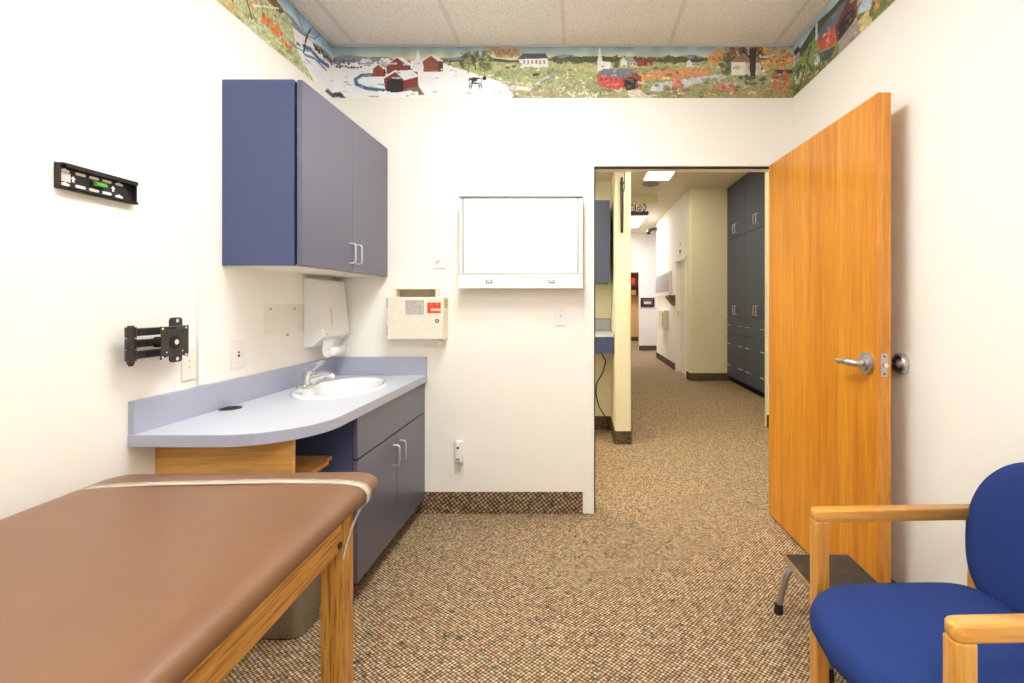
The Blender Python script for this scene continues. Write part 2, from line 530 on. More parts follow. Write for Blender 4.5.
# wall bumper behind the lever
bz, by = 1.030, HYd - DL + 0.050
t = thing('door_stop', 'round chrome and rubber door bumper on right wall behind lever', 'door stop', (XR, by, bz))
def rings_xa(prof, cy, cz, x0, n=28):
    return [[(x0 - x, cy + r * math.cos(2 * PI * k / n), cz + r * math.sin(2 * PI * k / n)) for k in range(n)] for x, r in prof]
MB().loft(rings_xa([(0, 0.042), (0.018, 0.042), (0.024, 0.037), (0.020, 0.030), (0.006, 0.029)], by, bz, XR)).build('chrome_ring', M['satin'], t, True)
MB().loft(rings_xa([(0.003, 0.029), (0.012, 0.028), (0.014, 0.023), (0.008, 0.020)], by, bz, XR)).build('rubber_cup', M['rubber'], t, True)
MB().loft(rings_xa([(0.001, 0.021), (0.014, 0.020), (0.022, 0.012)], by, bz, XR)).build('plunger', M['satin'], t, True)

# ------------------------------------------------------------------ wallpaper border (painted per vertex on a fine grid)
rng = np.random.default_rng(5)
class Canvas:
    """raster in photo-like units, k pixels per unit"""
    def __init__(s, w, h, k=2):
        s.w, s.h, s.k = int(w * k), int(h * k), k
        s.a = np.zeros((s.h, s.w, 3))
        yy, xx = np.mgrid[0:s.h, 0:s.w]
        s.X = (xx + 0.5) / k
        s.Y = (yy + 0.5) / k
        s.n1 = s.noise(3); s.n2 = s.noise(9); s.n3 = s.noise(1.2)
    def noise(s, cell):
        gh, gw = int(s.h / s.k / cell) + 3, int(s.w / s.k / cell) + 3
        g = rng.random((gh, gw))
        u, v = s.X / cell, s.Y / cell
        i, j = v.astype(int), u.astype(int)
        f, e = v - i, u - j
        f = f * f * (3 - 2 * f); e = e * e * (3 - 2 * e)
        return (g[i, j] * (1 - f) * (1 - e) + g[i + 1, j] * f * (1 - e) + g[i, j + 1] * (1 - f) * e + g[i + 1, j + 1] * f * e)
    def put(s, m, c, al=1.0, mott=0.12):
        c = np.array(c, float)
        col = c[None, None, :] * (1 + mott * (s.n3[..., None] * 2 - 1))
        m = (m * al)[..., None]
        s.a = s.a * (1 - m) + col * m
    def poly(s, pts, c, al=1.0, mott=0.12):
        n = len(pts); ins = np.zeros(s.X.shape, bool)
        for i in range(n):
            x0, y0 = pts[i]; x1, y1 = pts[(i + 1) % n]
            if y0 == y1: continue
            cond = ((y0 > s.Y) != (y1 > s.Y)) & (s.X < (x1 - x0) * (s.Y - y0) / (y1 - y0) + x0)
            ins ^= cond
        s.put(ins.astype(float), c, al, mott)
    def ell(s, cx, cy, rx, ry, c, rough=0.5, al=1.0, mott=0.25):
        d = ((s.X - cx) / rx) ** 2 + ((s.Y - cy) / ry) ** 2
        m = d < 1 + rough * (s.n1 * 2 - 1) + rough * 1.3 * (s.n3 * 2 - 1)
        s.put(m.astype(float), c, al, mott)
    def line(s, pts, wd, c, al=1.0):
        for (x0, y0), (x1, y1) in zip(pts[:-1], pts[1:]):
            L = max(1e-6, (x1 - x0) ** 2 + (y1 - y0) ** 2)
            t = np.clip(((s.X - x0) * (x1 - x0) + (s.Y - y0) * (y1 - y0)) / L, 0, 1)
            d = np.hypot(s.X - x0 - t * (x1 - x0), s.Y - y0 - t * (y1 - y0))
            s.put((d < wd / 2).astype(float), c, al)
    def below(s, f, c, mott=0.15, x0=-1e9, x1=1e9):
        m = (s.Y > f(s.X)) & (s.X > x0) & (s.X < x1)
        s.put(m.astype(float), c, 1.0, mott)
    def tree(s, x, y0, y1, w, c, tr=(60, 45, 35)):
        s.line([(x, (y0 + y1) / 2), (x, y1)], 1.0, tr)
        h = y1 - y0
        for i in range(7):
            s.ell(x + (rng.random() - .5) * w, y0 + h * (0.15 + 0.5 * rng.random()), w * 0.32, h * 0.17,
                  tuple(np.array(c) * (0.7 + 0.6 * rng.random())), 0.7)
    def house(s, x0, x1, ytop, yeave, ybot, wall, roof, split=0.45, win=(50, 40, 40)):
        xs = x0 + (x1 - x0) * split
        xm = (x0 + xs) / 2
        s.poly([(x0, yeave), (xm, ytop), (xs, yeave), (xs, ybot), (x0, ybot)], wall)
        s.poly([(xs, yeave), (x1, yeave), (x1, ybot - 0.5), (xs, ybot)], tuple(v * 0.82 for v in wall))
        s.poly([(xm, ytop), (x1 - (xs - xm), ytop), (x1 + 0.6, yeave + 0.4), (xs, yeave + 0.4)], roof)
        s.line([(x0 - 0.6, yeave), (xm, ytop - 0.3), (xs, yeave)], 0.9, roof)
        h = ybot - yeave
        for i in range(3):
            wx = xs + (x1 - xs) * (i + 0.5) / 3
            s.poly([(wx - .6, yeave + h * .35), (wx + .6, yeave + h * .35), (wx + .6, yeave + h * .6), (wx - .6, yeave + h * .6)], win)

def paint_back():
    s = Canvas(461, 53, 2)
    O = lambda pts: [(x - 333, y - 46) for x, y in pts]
    X = s.X + 333; Y = s.Y + 46
    # sky
    t = np.clip((Y - 46) / 12, 0, 1)[..., None]
    s.a = np.array([120, 160, 190.]) * (1 - t) + np.array([214, 208, 170.]) * t
    s.a *= (0.9 + 0.2 * s.n2)[..., None]
    # blue grey hills
    s.below(lambda x: 58 - 46 - 3 * np.sin((x) / 17.) - 1.5 * np.sin(x / 7.), (120, 138, 158))
    s.below(lambda x: 62 - 46 - 1.5 * np.sin(x / 11. + 1), (96, 116, 130))
    # green country
    s.below(lambda x: np.where(x + 333 > 550, 58 - 46 - 2.0 * np.sin((x + 333 - 560) / 22.), 59 - 46 + 1.2 * np.sin(x / 9.)), (70, 88, 58), x0=108)
    s.below(lambda x: 61.5 - 46 + 1.2 * np.sin(x / 13.), (168, 176, 112), x0=108)
    s.below(lambda x: 70 - 46 + 2 * np.sin(x / 19.), (150, 160, 98), x0=160)
    s.below(lambda x: 86 - 46 + 2 * np.sin(x / 15.), (146, 140, 92), x0=170)
    # snow
    s.poly(O([(333, 62), (440, 61), (452, 66), (500, 82), (508, 88), (516, 99), (333, 99)]), (232, 234, 240), mott=0.05)
    s.ell(40, 42, 34, 7, (206, 216, 232), 0.6, 0.6, 0.05)
    s.ell(110, 36, 30, 6, (216, 220, 232), 0.6, 0.6, 0.05)
    s.ell(95, 16, 22, 4, (200, 200, 190), 0.5, 0.7)
    s.line(O([(374, 75), (362, 76), (356, 80), (357, 85), (366, 89), (380, 91), (388, 92)]), 3.6, (58, 92, 132))
    s.line(O([(372, 75), (362, 77), (357, 81)]), 1.2, (120, 150, 180))
    for x in range(333, 450, 5):
        s.ell(x - 333 + rng.random() * 3, 15 + rng.random() * 2, 2.2, 2.6, (86, 90, 92), 0.8, 0.8)
    for i in range(9):
        s.ell(4 + i * 3.0, 20 + rng.random() * 2, 1.2, 1.0, (96, 48, 44), 0.5)
    s.house(361 - 333, 373 - 333, 12.5, 15, 19, (222, 220, 214), (190, 196, 206))
    s.house(380 - 333, 392 - 333, 12, 16, 22, (198, 186, 160), (226, 228, 236))
    s.house(387 - 333, 413 - 333, 11, 19, 28, (132, 50, 40), (236, 238, 244), 0.8)
    s.house(373.5 - 333, 386 - 333, 18.5, 23, 31, (150, 48, 40), (230, 232, 240), 0.85)
    s.poly(O([(411, 60), (423, 59), (423, 69), (411, 69)]), (224, 226, 232)); s.poly(O([(416, 60), (418.5, 48), (421, 60)]), (232, 234, 238))
    s.house(424 - 333, 443.5 - 333, 9, 14.5, 26, (140, 70, 52), (238, 238, 240), 0.75)
    # winter covered bridge
    s.poly(O([(384, 78), (396, 70), (418, 72), (419, 90), (386, 94)]), (128, 44, 40))
    s.poly(O([(387, 94), (387, 83), (392, 79), (400, 79), (404, 83), (404, 93)]), (34, 30, 38))
    s.line(O([(383, 79), (396, 71), (405, 80), (419, 76)]), 1.8, (240, 242, 248))
    s.poly(O([(396, 71), (412, 70), (419, 76), (405, 80)]), (236, 238, 244))
    s.poly(O([(404, 90), (419, 87), (425, 96), (406, 97)]), (120, 96, 80))
    s.ell(50, 49, 10, 3, (234, 236, 242), 0.4); s.ell(78, 49, 9, 3, (236, 238, 244), 0.4)
    s.poly(O([(333, 94), (341, 93), (346, 99), (333, 99)]), (60, 60, 66), mott=0.6)
    # trees at the edge of the snow
    s.tree(469 - 333, 1, 27, 12, (96, 104, 60)); s.tree(476 - 333, 4, 24, 6, (110, 112, 66))
    s.tree(487.5 - 333, 1, 20, 7, (122, 118, 70)); s.tree(485 - 333, 14, 30, 12, (110, 118, 70))
    for x in (497, 503, 509, 515):
        s.ell(x - 333, 5 + rng.random() * 3, 5, 4.5, (160, 116, 72), 0.8)
    # cows
    def cow(x, y, k, c):
        s.ell(x, y, 5.5 * k, 2.6 * k, c, 0.2); s.ell(x + 6.5 * k, y - 1.6 * k, 1.8 * k, 1.6 * k, (24, 22, 26), 0.2)
        for d in (-4, -2.6, 2.6, 4):
            s.line([(x + d * k, y + 1), (x + d * k * 1.1, y + 6 * k)], 0.8 * k, (40, 34, 36))
    cow(476 - 333, 35, 1.35, (24, 22, 26)); s.ell(480 - 333, 35.4, 2.4, 2.2, (240, 240, 240), 0.3); s.ell(471 - 333, 36, 1.3, 1.6, (240, 240, 240), 0.3)
    cow(536 - 333, 29, 0.55, (50, 38, 34)); cow(508 - 333, 21, 0.4, (60, 44, 40)); cow(514 - 333, 20.5, 0.35, (60, 44, 40))
    # white barn
    s.poly(O([(519, 57), (548, 56), (549, 67), (521, 68)]), (232, 230, 226))
    s.poly(O([(518, 59), (524, 53), (546, 53), (549, 58)]), (66, 74, 96))
    for x in range(524, 547, 4):
        s.poly(O([(x, 60), (x + 1.3, 60), (x + 1.3, 64), (x, 64)]), (130, 120, 116))
    s.line(O([(500, 82), (520, 84), (534, 88), (546, 78), (556, 76)]), 2.0, (176, 168, 158))
    s.line(O([(505, 87), (530, 90)]), 4, (228, 220, 204), 0.8)
    for i in range(16):
        s.ell(535 + i * 1.3 - 333, 40 - i * 0.7 + rng.random() * 2, 1.4, 1.0, (120, 116, 120), 0.4)
    # grey bush, evergreens
    for i in range(12):
        s.ell(571 - 333 + (rng.random() - .5) * 12, 26 + rng.random() * 22, 4, 4, (118 + 40 * rng.random(), 128 + 30 * rng.random(), 96), 0.8)
    for x in range(556, 700, 5):
        s.ell(x - 333, 12.5 + rng.random() * 3, 4, 3.0, (62 + 30 * rng.random(), 84, 50), 0.7)
    # orange field, pond
    s.poly(O([(640, 72), (670, 69), (716, 68), (706, 78), (668, 80), (636, 82)]), (206, 142, 84))
    s.poly(O([(600, 74), (640, 68), (650, 74), (620, 80)]), (176, 158, 100), 0.7)
    s.poly(O([(655, 84), (690, 79), (722, 74), (728, 78), (705, 82), (676, 92), (650, 92)]), (186, 196, 208))
    # church and summer covered bridge
    s.poly(O([(602, 61), (612, 62), (612, 70), (602, 70)]), (226, 226, 224)); s.poly(O([(598, 62), (599.5, 47), (601, 47), (603, 62), (603, 71), (598, 71)]), (236, 236, 236))
    s.house(621 - 333, 636 - 333, 10.5, 15, 21, (222, 218, 210), (150, 150, 160)); s.house(638 - 333, 653 - 333, 13, 16, 20, (170, 60, 44), (130, 60, 50))
    s.house(687 - 333, 700 - 333, 13, 16, 21, (226, 220, 210), (70, 64, 76))
    s.ell(617 - 333, 16, 4, 5, (80, 100, 52), 0.7)
    s.poly(O([(597, 75), (622, 78), (624, 92), (599, 87)]), (206, 62, 54))
    s.poly(O([(622, 78), (632, 71), (642, 77), (642, 89), (624, 92)]), (168, 52, 48))
    s.poly(O([(625, 92), (625, 81), (631, 77), (638, 80), (639, 89)]), (40, 26, 34))
    s.poly(O([(597, 75), (604, 69), (632, 69), (640, 72), (623, 79)]), (104, 112, 134))
    for x in range(601, 621, 5):
        s.poly(O([(x, 79), (x + 1.4, 79.3), (x + 1.4, 81.3), (x, 81)]), (60, 24, 28))
    s.poly(O([(628, 92), (638, 90), (654, 98), (657, 99), (630, 99)]), (206, 190, 170))
    s.ell(600 - 333, 47, 7, 4, (120, 126, 76), 0.7); s.ell(622 - 333, 48, 5, 5, (150, 150, 96), 0.7); s.ell(585 - 333, 50, 12, 3, (180, 176, 130), 0.7)
    # autumn right end
    for i in range(10):
        s.ell(665 - 333 + rng.random() * 24, 42 + rng.random() * 10, 4, 3.4, (110 + 50 * rng.random(), 122, 70), 0.8)
    s.ell(677 - 333, 37, 5, 6.5, (206, 80, 66), 0.9); s.ell(675 - 333, 36, 2, 4, (228, 120, 104), 0.9)
    for i in range(26):
        s.ell(698 - 333 + rng.random() * 40, 34 + rng.random() * 11, 2.4, 1.8, (120 + 70 * rng.random(), 124 + 40 * rng.random(), 136), 0.5)
    for i in range(16):
        s.ell(712 - 333 + rng.random() * 22, 39 + rng.random() * 9, 2.0, 1.7, (212, 90, 62), 0.8)
    for i in range(10):
        s.ell(712 - 333 + rng.random() * 12, 4 + rng.random() * 14, 4, 3.4, (210, 130, 70), 0.8)
    for i in range(8):
        s.ell(722 - 333 + rng.random() * 8, 12 + rng.random() * 14, 4, 4, (84, 98, 56), 0.8)
    s.house(732 - 333, 766 - 333, 9.5, 16, 30, (238, 230, 218), (150, 108, 86), 0.42)
    s.poly(O([(732, 62), (738, 55), (748, 54), (746, 62)]), (150, 108, 86))
    for i in range(16):
        s.ell(728 - 333 + rng.random() * 48, 0 + rng.random() * 9, 5, 3.2, (96 + 60 * rng.random(), 66 + 24 * rng.random(), 48), 0.9)
    s.poly(O([(750, 48), (757, 48), (756, 80), (751, 80)]), (58, 46, 46)); s.line(O([(753, 60), (744, 50)]), 1.6, (58, 46, 46)); s.line(O([(754, 58), (764, 49)]), 1.6, (58, 46, 46))
    for i in range(24):
        s.ell(764 - 333 + rng.random() * 28, 2 + rng.random() * 18, 4.2, 3.2, (204 + 20 * rng.random(), 136 + 24 * rng.random(), 76), 0.8)
    s.poly(O([(775, 70), (793, 70), (793, 74), (775, 74)]), (66, 60, 78))
    for i in range(12):
        s.ell(776 - 333 + rng.random() * 11, 28 + rng.random() * 16, 3, 3, (206, 92, 66), 0.8)
    for i in range(8):
        s.ell(740 - 333 + rng.random() * 26, 32 + rng.random() * 8, 3, 2.4, (74, 82, 60), 0.8)
    for i in range(22):
        s.ell(700 - 333 + rng.random() * 92, 46 + rng.random() * 6, 4, 2.2, (120 + 50 * rng.random(), 130, 66), 0.8)
    return s

def paint_left():
    # s.X = distance (photo units at 165 per metre) from the far corner toward the viewer
    s = Canvas(670, 53, 2)
    X, Y = s.X, s.Y
    t = np.clip(Y / 16, 0, 1)[..., None]
    s.a = np.array([104, 156, 200.]) * (1 - t) + np.array([206, 222, 230.]) * t
    s.a *= (0.88 + 0.24 * s.n2)[..., None]
    s.below(lambda x: 14 - 2 * np.sin(x / 9.), (110, 132, 156))
    s.below(lambda x: 17 + 0.02 * x + 1.4 * np.sin(x / 8.), (232, 236, 244), 0.06)
    # far field turning to autumn green toward the viewer
    s.poly([(70, 16), (90, 10), (150, 7), (670, 10), (670, 53), (34, 53), (60, 38), (66, 28)], (176, 184, 128), mott=0.18)
    s.poly([(80, 14), (104, 6), (140, 4), (170, 8), (150, 16), (110, 18), (86, 19)], (120, 88, 62), mott=0.3)
    s.poly([(110, 30), (150, 16), (210, 26), (170, 34), (120, 38)], (202, 178, 108), 0.7, 0.2)
    s.line([(10, 25), (26, 27), (40, 25), (52, 28)], 4.2, (66, 96, 150)); s.line([(14, 31), (34, 30), (50, 35)], 2.4, (96, 124, 172))
    s.line([(36, 24), (56, 34), (70, 36)], 1.5, (110, 130, 160), 0.8)
    for i in range(14):
        s.ell(4 + i * 2.4, 16.5 + rng.random() * 3, 1.8, 2.0, (100, 40, 38) if i % 3 else (40, 36, 40), 0.6)
    s.line([(52, 34), (49, 22), (46, 14), (41, 6)], 2.2, (34, 28, 30)); s.line([(47, 16), (56, 12), (62, 4)], 1.0, (70, 66, 72)); s.line([(46, 15), (34, 11), (26, 2)], 0.9, (80, 80, 90))
    for i in range(9):
        s.line([(47, 14), (28 + i * 5, 1 + rng.random() * 5)], 0.5, (120, 140, 160), 0.7)
    s.ell(60, 30, 6, 3.5, (224, 232, 242), 0.5); s.ell(60, 31, 3.2, 1.6, (70, 100, 150), 0.3)
    s.ell(28, 42, 26, 5, (208, 218, 234), 0.5, 0.7, 0.05)
    s.poly([(0, 49), (10, 48), (16, 53), (0, 53)], (70, 66, 70), mott=0.5)
    for i in range(20):
        s.ell(84 + rng.random() * 26, 32 + rng.random() * 9, 2.4, 2.2, (232, 110, 36), 0.3)
    for i in range(10):
        s.ell(70 + rng.random() * 14, 38 + rng.random() * 5, 1.8, 1.8, (226, 108, 40), 0.3)
    for x in (100, 106, 113, 121):
        s.line([(x, 36), (x + 8, 8)], 0.7, (70, 62, 60))
    s.line([(88, 16), (120, 34)], 1.2, (236, 236, 236)); s.line([(96, 12), (126, 30)], 0.8, (60, 56, 60)); s.line([(140, 6), (120, 44)], 1.6, (64, 48, 40)); s.line([(150, 4), (138, 50)], 1.3, (90, 70, 54))
    for x in range(150, 670, 9):
        c = [(150, 120, 70), (110, 124, 72), (190, 120, 60), (84, 98, 56)][int(rng.random() * 4)]
        s.tree(x + rng.random() * 6, 2 + rng.random() * 6, 22 + rng.random() * 20, 10, c)
    for i in range(60):
        s.ell(40 + rng.random() * 620, 44 + rng.random() * 9, 5, 2.4, (140 + 50 * rng.random(), 150, 80), 0.8)
    for x0 in (230, 380, 540):
        s.house(x0, x0 + 26, 14, 22, 34, (150, 54, 42), (90, 90, 104), 0.5)
    return s

def paint_right():
    s = Canvas(670, 53, 2)
    t = np.clip(s.Y / 14, 0, 1)[..., None]
    s.a = np.array([132, 176, 206.]) * (1 - t) + np.array([206, 216, 210.]) * t
    s.a *= (0.88 + 0.24 * s.n2)[..., None]
    s.below(lambda x: 9 - 4 * np.exp(-((x - 60) / 26.) ** 2) + 1.4 * np.sin(x / 9.), (58, 78, 48), 0.3)
    s.below(lambda x: 17 + 2 * np.sin(x / 12.), (128, 146, 74), 0.25)
    s.below(lambda x: 40 + 3 * np.sin(x / 10.), (112, 116, 56), 0.3)
    for i in range(70):
        s.ell(rng.random() * 640, 16 + rng.random() * 36, 5, 3, (90 + 90 * rng.random(), 110 + 60 * rng.random(), 60), 0.8, 0.8)
    s.house(1, 15, 6, 12, 22, (214, 208, 220), (50, 50, 64), 0.3)
    for i in range(12):
        s.ell(1 + rng.random() * 16, 28 + rng.random() * 22, 3.5, 3, (70, 84, 44) if i % 3 else (190, 190, 176), 0.8)
    s.line([(16, 28), (26, 34), (20, 44), (10, 50)], 2.4, (60, 66, 44)); s.line([(36, 20), (30, 32), (40, 44), (52, 48)], 3.0, (70, 88, 48)); s.ell(50, 40, 6, 4, (176, 200, 206), 0.5)
    s.line([(28, 12), (60, 16), (80, 12)], 2, (64, 82, 44))
    # red covered bridge
    s.poly([(50, 21), (78, 24), (80, 42), (54, 34)], (204, 66, 52)); s.poly([(54, 36), (80, 43), (72, 50), (54, 44)], (58, 66, 76))
    s.poly([(48, 21), (56, 13), (92, 13), (100, 16), (79, 26)], (90, 100, 134))
    s.poly([(79, 26), (98, 15), (112, 22), (110, 38), (82, 42)], (104, 44, 46)); s.poly([(84, 42), (84, 30), (94, 24), (106, 28), (106, 38)], (38, 28, 38))
    s.poly([(84, 42), (108, 38), (124, 53), (86, 53)], (150, 138, 130)); s.poly([(46, 6), (48, 3), (50, 6), (50, 20), (46, 20)], (206, 212, 220))
    s.poly([(112, 42), (126, 40), (130, 53), (116, 53)], (196, 184, 110)); s.poly([(118, 18), (134, 22), (128, 42), (112, 36)], (170, 190, 214))
    for i in range(26):
        s.ell(128 + rng.random() * 30, 18 + rng.random() * 34, 3, 3, (214, 130, 56) if i % 2 else (92, 104, 52), 0.8)
    for x in range(160, 670, 8):
        c = [(196, 120, 60), (110, 124, 66), (206, 150, 70), (78, 92, 50)][int(rng.random() * 4)]
        s.tree(x + rng.random() * 6, 2 + rng.random() * 7, 24 + rng.random() * 20, 11, c)
    for x0 in (250, 420, 560):
        s.house(x0, x0 + 30, 13, 22, 36, (232, 226, 216), (120, 84, 70), 0.45)
    return s

def finish(s, y0=18, n=520, snow=None):
    pal = [(190, 186, 132), (96, 104, 66), (150, 118, 80), (214, 206, 168), (120, 132, 88), (70, 74, 52), (206, 150, 104)]
    for i in range(n):
        x, y = rng.random() * min(s.w / s.k, 470), y0 + rng.random() * (s.h / s.k - y0)
        if snow and snow(x, y):
            if i % 4: continue
            s.ell(x, y, 2 + 4 * rng.random(), 0.8, (196, 206, 224) if i % 8 else (150, 150, 160), 0.6, 0.8)
        else:
            s.ell(x, y, 1 + 2.6 * rng.random(), 0.6 + 1.1 * rng.random(), pal[int(rng.random() * 7)], 0.8, 0.55)
    g = s.a.mean(axis=2, keepdims=True)
    a = g + (s.a - g) * 0.82
    s.a = np.clip(a * 1.06 + 14, 0, 255)
    return s

def mural_mesh(name, cv, us, place, label):
    """us: positions along the strip in units, place(u, v)->xyz with v 0 top .. 1 bottom; a thin sheet with real thickness"""
    nv = cv.h
    me = bpy.data.meshes.new(name)
    nu = len(us)
    vs, cols = [], []
    for i, u in enumerate(us):
        ci = min(cv.w - 1, max(0, int(u * cv.k)))
        for j in range(nv + 1):
            vs.append(place(u, j / nv, 0.0015))
            c = cv.a[min(nv - 1, j), ci]
            cols.append((lin(min(255, max(0, c[0]))), lin(min(255, max(0, c[1]))), lin(min(255, max(0, c[2]))), 1))
    H = nv + 1
    fs = [(i * H + j, (i + 1) * H + j, (i + 1) * H + j + 1, i * H + j + 1) for i in range(nu - 1) for j in range(nv)]
    me.from_pydata(vs, [], fs)
    ca = me.color_attributes.new('paint', 'FLOAT_COLOR', 'POINT')
    ca.data.foreach_set('color', np.array(cols, dtype=np.float32).ravel())
    me.materials.append(M['mural'])
    ob = bpy.data.objects.new(name, me)
    COL.objects.link(ob)
    return tag(ob, label, 'wallpaper border', 'wallpaper borders below the ceiling')

BZ0, BZ1 = 2.515, ZC - 0.006
cv = finish(paint_back(), 17, 520, lambda x, y: x < 112 or (x < 180 and y > 18 + (x - 105) * 0.33))
mural_mesh('wallpaper_border', cv, np.linspace(0, 460.9, 922),
           lambda u, v, o: (XL + (XR - XL) * u / 461.0, YB - o, BZ1 + (BZ0 - BZ1) * v),
           'wallpaper border over the doorway wall with snowy barns, cow and red bridge')
side_us = np.concatenate([np.arange(0, 176, 0.5), np.arange(176, 669.8, 2.0), [669.8]])
cv = finish(paint_left(), 18, 300, lambda x, y: x < 62)
mural_mesh('wallpaper_border', cv, side_us,
           lambda u, v, o: (XL + o, YB - u / 165.0, BZ1 + (BZ0 - BZ1) * v),
           'wallpaper border on the left wall with bare tree and orange pumpkins')
cv = finish(paint_right(), 14, 300)
mural_mesh('wallpaper_border', cv, side_us,
           lambda u, v, o: (XR - o, YB - u / 165.0, BZ1 + (BZ0 - BZ1) * v),
           'wallpaper border on the right wall above the wooden door')

# ------------------------------------------------------------------ wall cabinet above the sink
def pull(x, y, z0, z1, side=1, proj=0.032, r=0.0045, along='z'):
    """bent wire pull; the base is on plane x, projecting toward side*x"""
    q = side * proj
    c = 0.012
    if along == 'z':
        pts = [(x, y, z1), (x + q - side * c, y, z1), (x + q - side * c * .3, y, z1 - c * .3), (x + q, y, z1 - c), (x + q, y, z0 + c),
               (x + q - side * c * .3, y, z0 + c * .3), (x + q - side * c, y, z0), (x, y, z0)]
    else:
        z = z0; y0 = y; y1 = z1
        pts = [(x, y1, z), (x + q - side * c, y1, z), (x + q, y1 - c, z), (x + q, y0 + c, z), (x + q - side * c, y0, z), (x, y0, z)]
    return MB().tube(pts, r, 10)

cx1 = -1.152
t = thing('wall_cabinet', 'blue two-door cabinet hung on the left wall above the sink', 'cabinet', (XL, 2.45, 1.43))
mb = MB()
fx = cx1 - 0.034
mb.box(XL, fx, 2.002, 2.020, 1.43, 2.206, 0.001)
mb.box(XL, fx, YB - 0.02, YB, 1.43, 2.206)
mb.box(XL, fx, 2.020, YB - 0.02, 2.186, 2.206)
mb.box(XL, XL + 0.01, 2.020, YB - 0.02, 1.445, 2.186)
mb.build('case', M['navy'], t)
MB().box(XL, fx, 2.0205, YB - 0.02, 1.428, 1.446).build('bottom_panel', M['ivory'], t)
MB().box(fx, fx + 0.011, 2.014, YB - 0.012, 1.436, 2.198).build('recess_strip', M['hole'], t)
ym = 2.452
for (y0, y1, hy) in ((2.005, ym - 0.0015, ym - 0.034), (ym + 0.0015, YB - 0.004, ym + 0.036)):
    d = MB().box(fx + 0.012, cx1, y0, y1, 1.432, 2.206, 0.0012).build('door', M['slate_sheen'], t)
    pull(cx1, hy, 1.475, 1.573).build('handle', M['handle'], d, True)

# ------------------------------------------------------------------ base cabinet and counter
bx = -0.927
t = thing('base_cabinet', 'blue two-door cabinet under the sink end of the counter', 'cabinet', (XL, 2.46, 0))
mb = MB()
mb.box(XL + 0.002, bx - 0.021, 2.015, 2.034, 0.0, 0.796)
mb.box(XL, bx - 0.021, YB - 0.02, YB, 0.085, 0.796)
mb.box(XL, bx - 0.021, 2.034, YB - 0.02, 0.085, 0.104)
mb.box(XL, bx - 0.05, 2.034, YB - 0.02, 0.60, 0.62)
mb.build('case', M['navy'], t)
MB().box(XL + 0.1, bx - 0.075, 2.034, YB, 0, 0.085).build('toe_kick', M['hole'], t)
MB().box(bx - 0.026, bx - 0.018, 2.02, YB - 0.002, 0.09, 0.796).build('recess_strip', M['hole'], t)
MB().box(bx - 0.018, bx, 2.017, YB - 0.004, 0.6165, 0.793, 0.0012).build('false_drawer_front', M['slate_sheen'], t)
ym = 2.452
for (y0, y1, hy) in ((2.017, ym - 0.0015, ym - 0.045), (ym + 0.0015, YB - 0.004, ym + 0.042)):
    d = MB().box(bx - 0.018, bx, y0, y1, 0.094, 0.610, 0.0012).build('door', M['slate_sheen'], t)
    pull(bx, hy, 0.458, 0.560).build('handle', M['handle'], d, True)

# countertop with rounded near corner, sink hole
CZt, CZb = 0.838, 0.798
cxF, cyN, rc = -0.915, 1.584, 0.27
outer = [(XL, YB), (XL, cyN)] + arc(cxF - rc, cyN + rc, rc, -90, 0, 20) + [(cxF, YB)]
sx, sy, sa, sb = -1.198, 2.440, 0.200, 0.290
def ellipse(a, b, z, n=56, cx=None, cy=None):
    cx = sx if cx is None else cx; cy = sy if cy is None else cy
    return [(cx + a * math.cos(2 * PI * k / n), cy + b * math.sin(2 * PI * k / n), z) for k in range(n)]
t = thing('countertop', 'lavender grey laminate countertop with rounded corner along left wall', 'countertop', (XL, 2.2, CZt))
bm = bmesh.new()
for z in (CZt, CZb):
    vo = [bm.verts.new((x, y, z)) for x, y in outer]
    vi = [bm.verts.new(p) for p in ellipse(sa - 0.02, sb - 0.02, z)]
    es = [bm.edges.new((vo[i], vo[(i + 1) % len(vo)])) for i in range(len(vo))] + [bm.edges.new((vi[i], vi[(i + 1) % len(vi)])) for i in range(len(vi))]
    bmesh.ops.triangle_fill(bm, use_beauty=True, edges=es)
    if z == CZt: top_o, top_i = vo, vi
for i in range(len(top_i)):
    bm.faces.new((top_i[i], top_i[(i + 1) % len(vi)], vi[(i + 1) % len(vi)], vi[i]))
for i in range(len(top_o)):
    bm.faces.new((top_o[i], top_o[(i + 1) % len(vo)], vo[(i + 1) % len(vo)], vo[i]))
w = MB(); w.bm.free(); w.bm = bm
w.build('slab', M['counter'], t)
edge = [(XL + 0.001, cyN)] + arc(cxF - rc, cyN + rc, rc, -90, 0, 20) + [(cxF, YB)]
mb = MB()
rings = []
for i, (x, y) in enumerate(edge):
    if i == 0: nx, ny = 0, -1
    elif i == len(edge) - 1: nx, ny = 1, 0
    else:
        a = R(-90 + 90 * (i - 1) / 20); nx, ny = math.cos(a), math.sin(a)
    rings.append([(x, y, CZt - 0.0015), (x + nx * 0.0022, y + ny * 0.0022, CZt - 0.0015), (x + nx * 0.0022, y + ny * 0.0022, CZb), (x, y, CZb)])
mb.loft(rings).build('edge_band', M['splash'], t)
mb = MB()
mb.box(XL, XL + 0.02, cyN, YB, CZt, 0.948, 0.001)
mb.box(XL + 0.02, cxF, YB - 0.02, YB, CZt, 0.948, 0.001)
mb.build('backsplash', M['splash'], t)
gx, gy = (230.4 - 578) / 245.0, 480 / 245.0
gy = 480 * 0.435 / (408.5 - 303) ; gx = (230.4 - 578) * gy / 480
g = MB().cyl((gx, gy, CZt), (gx, gy, CZt + 0.003), 0.041, n=28).build('cable_grommet', M['black'], t, True)
MB().cyl((gx, gy, CZt + 0.003), (gx, gy, CZt + 0.0036), 0.030, n=28).build('grommet_cap', M['rubber'], g, True)

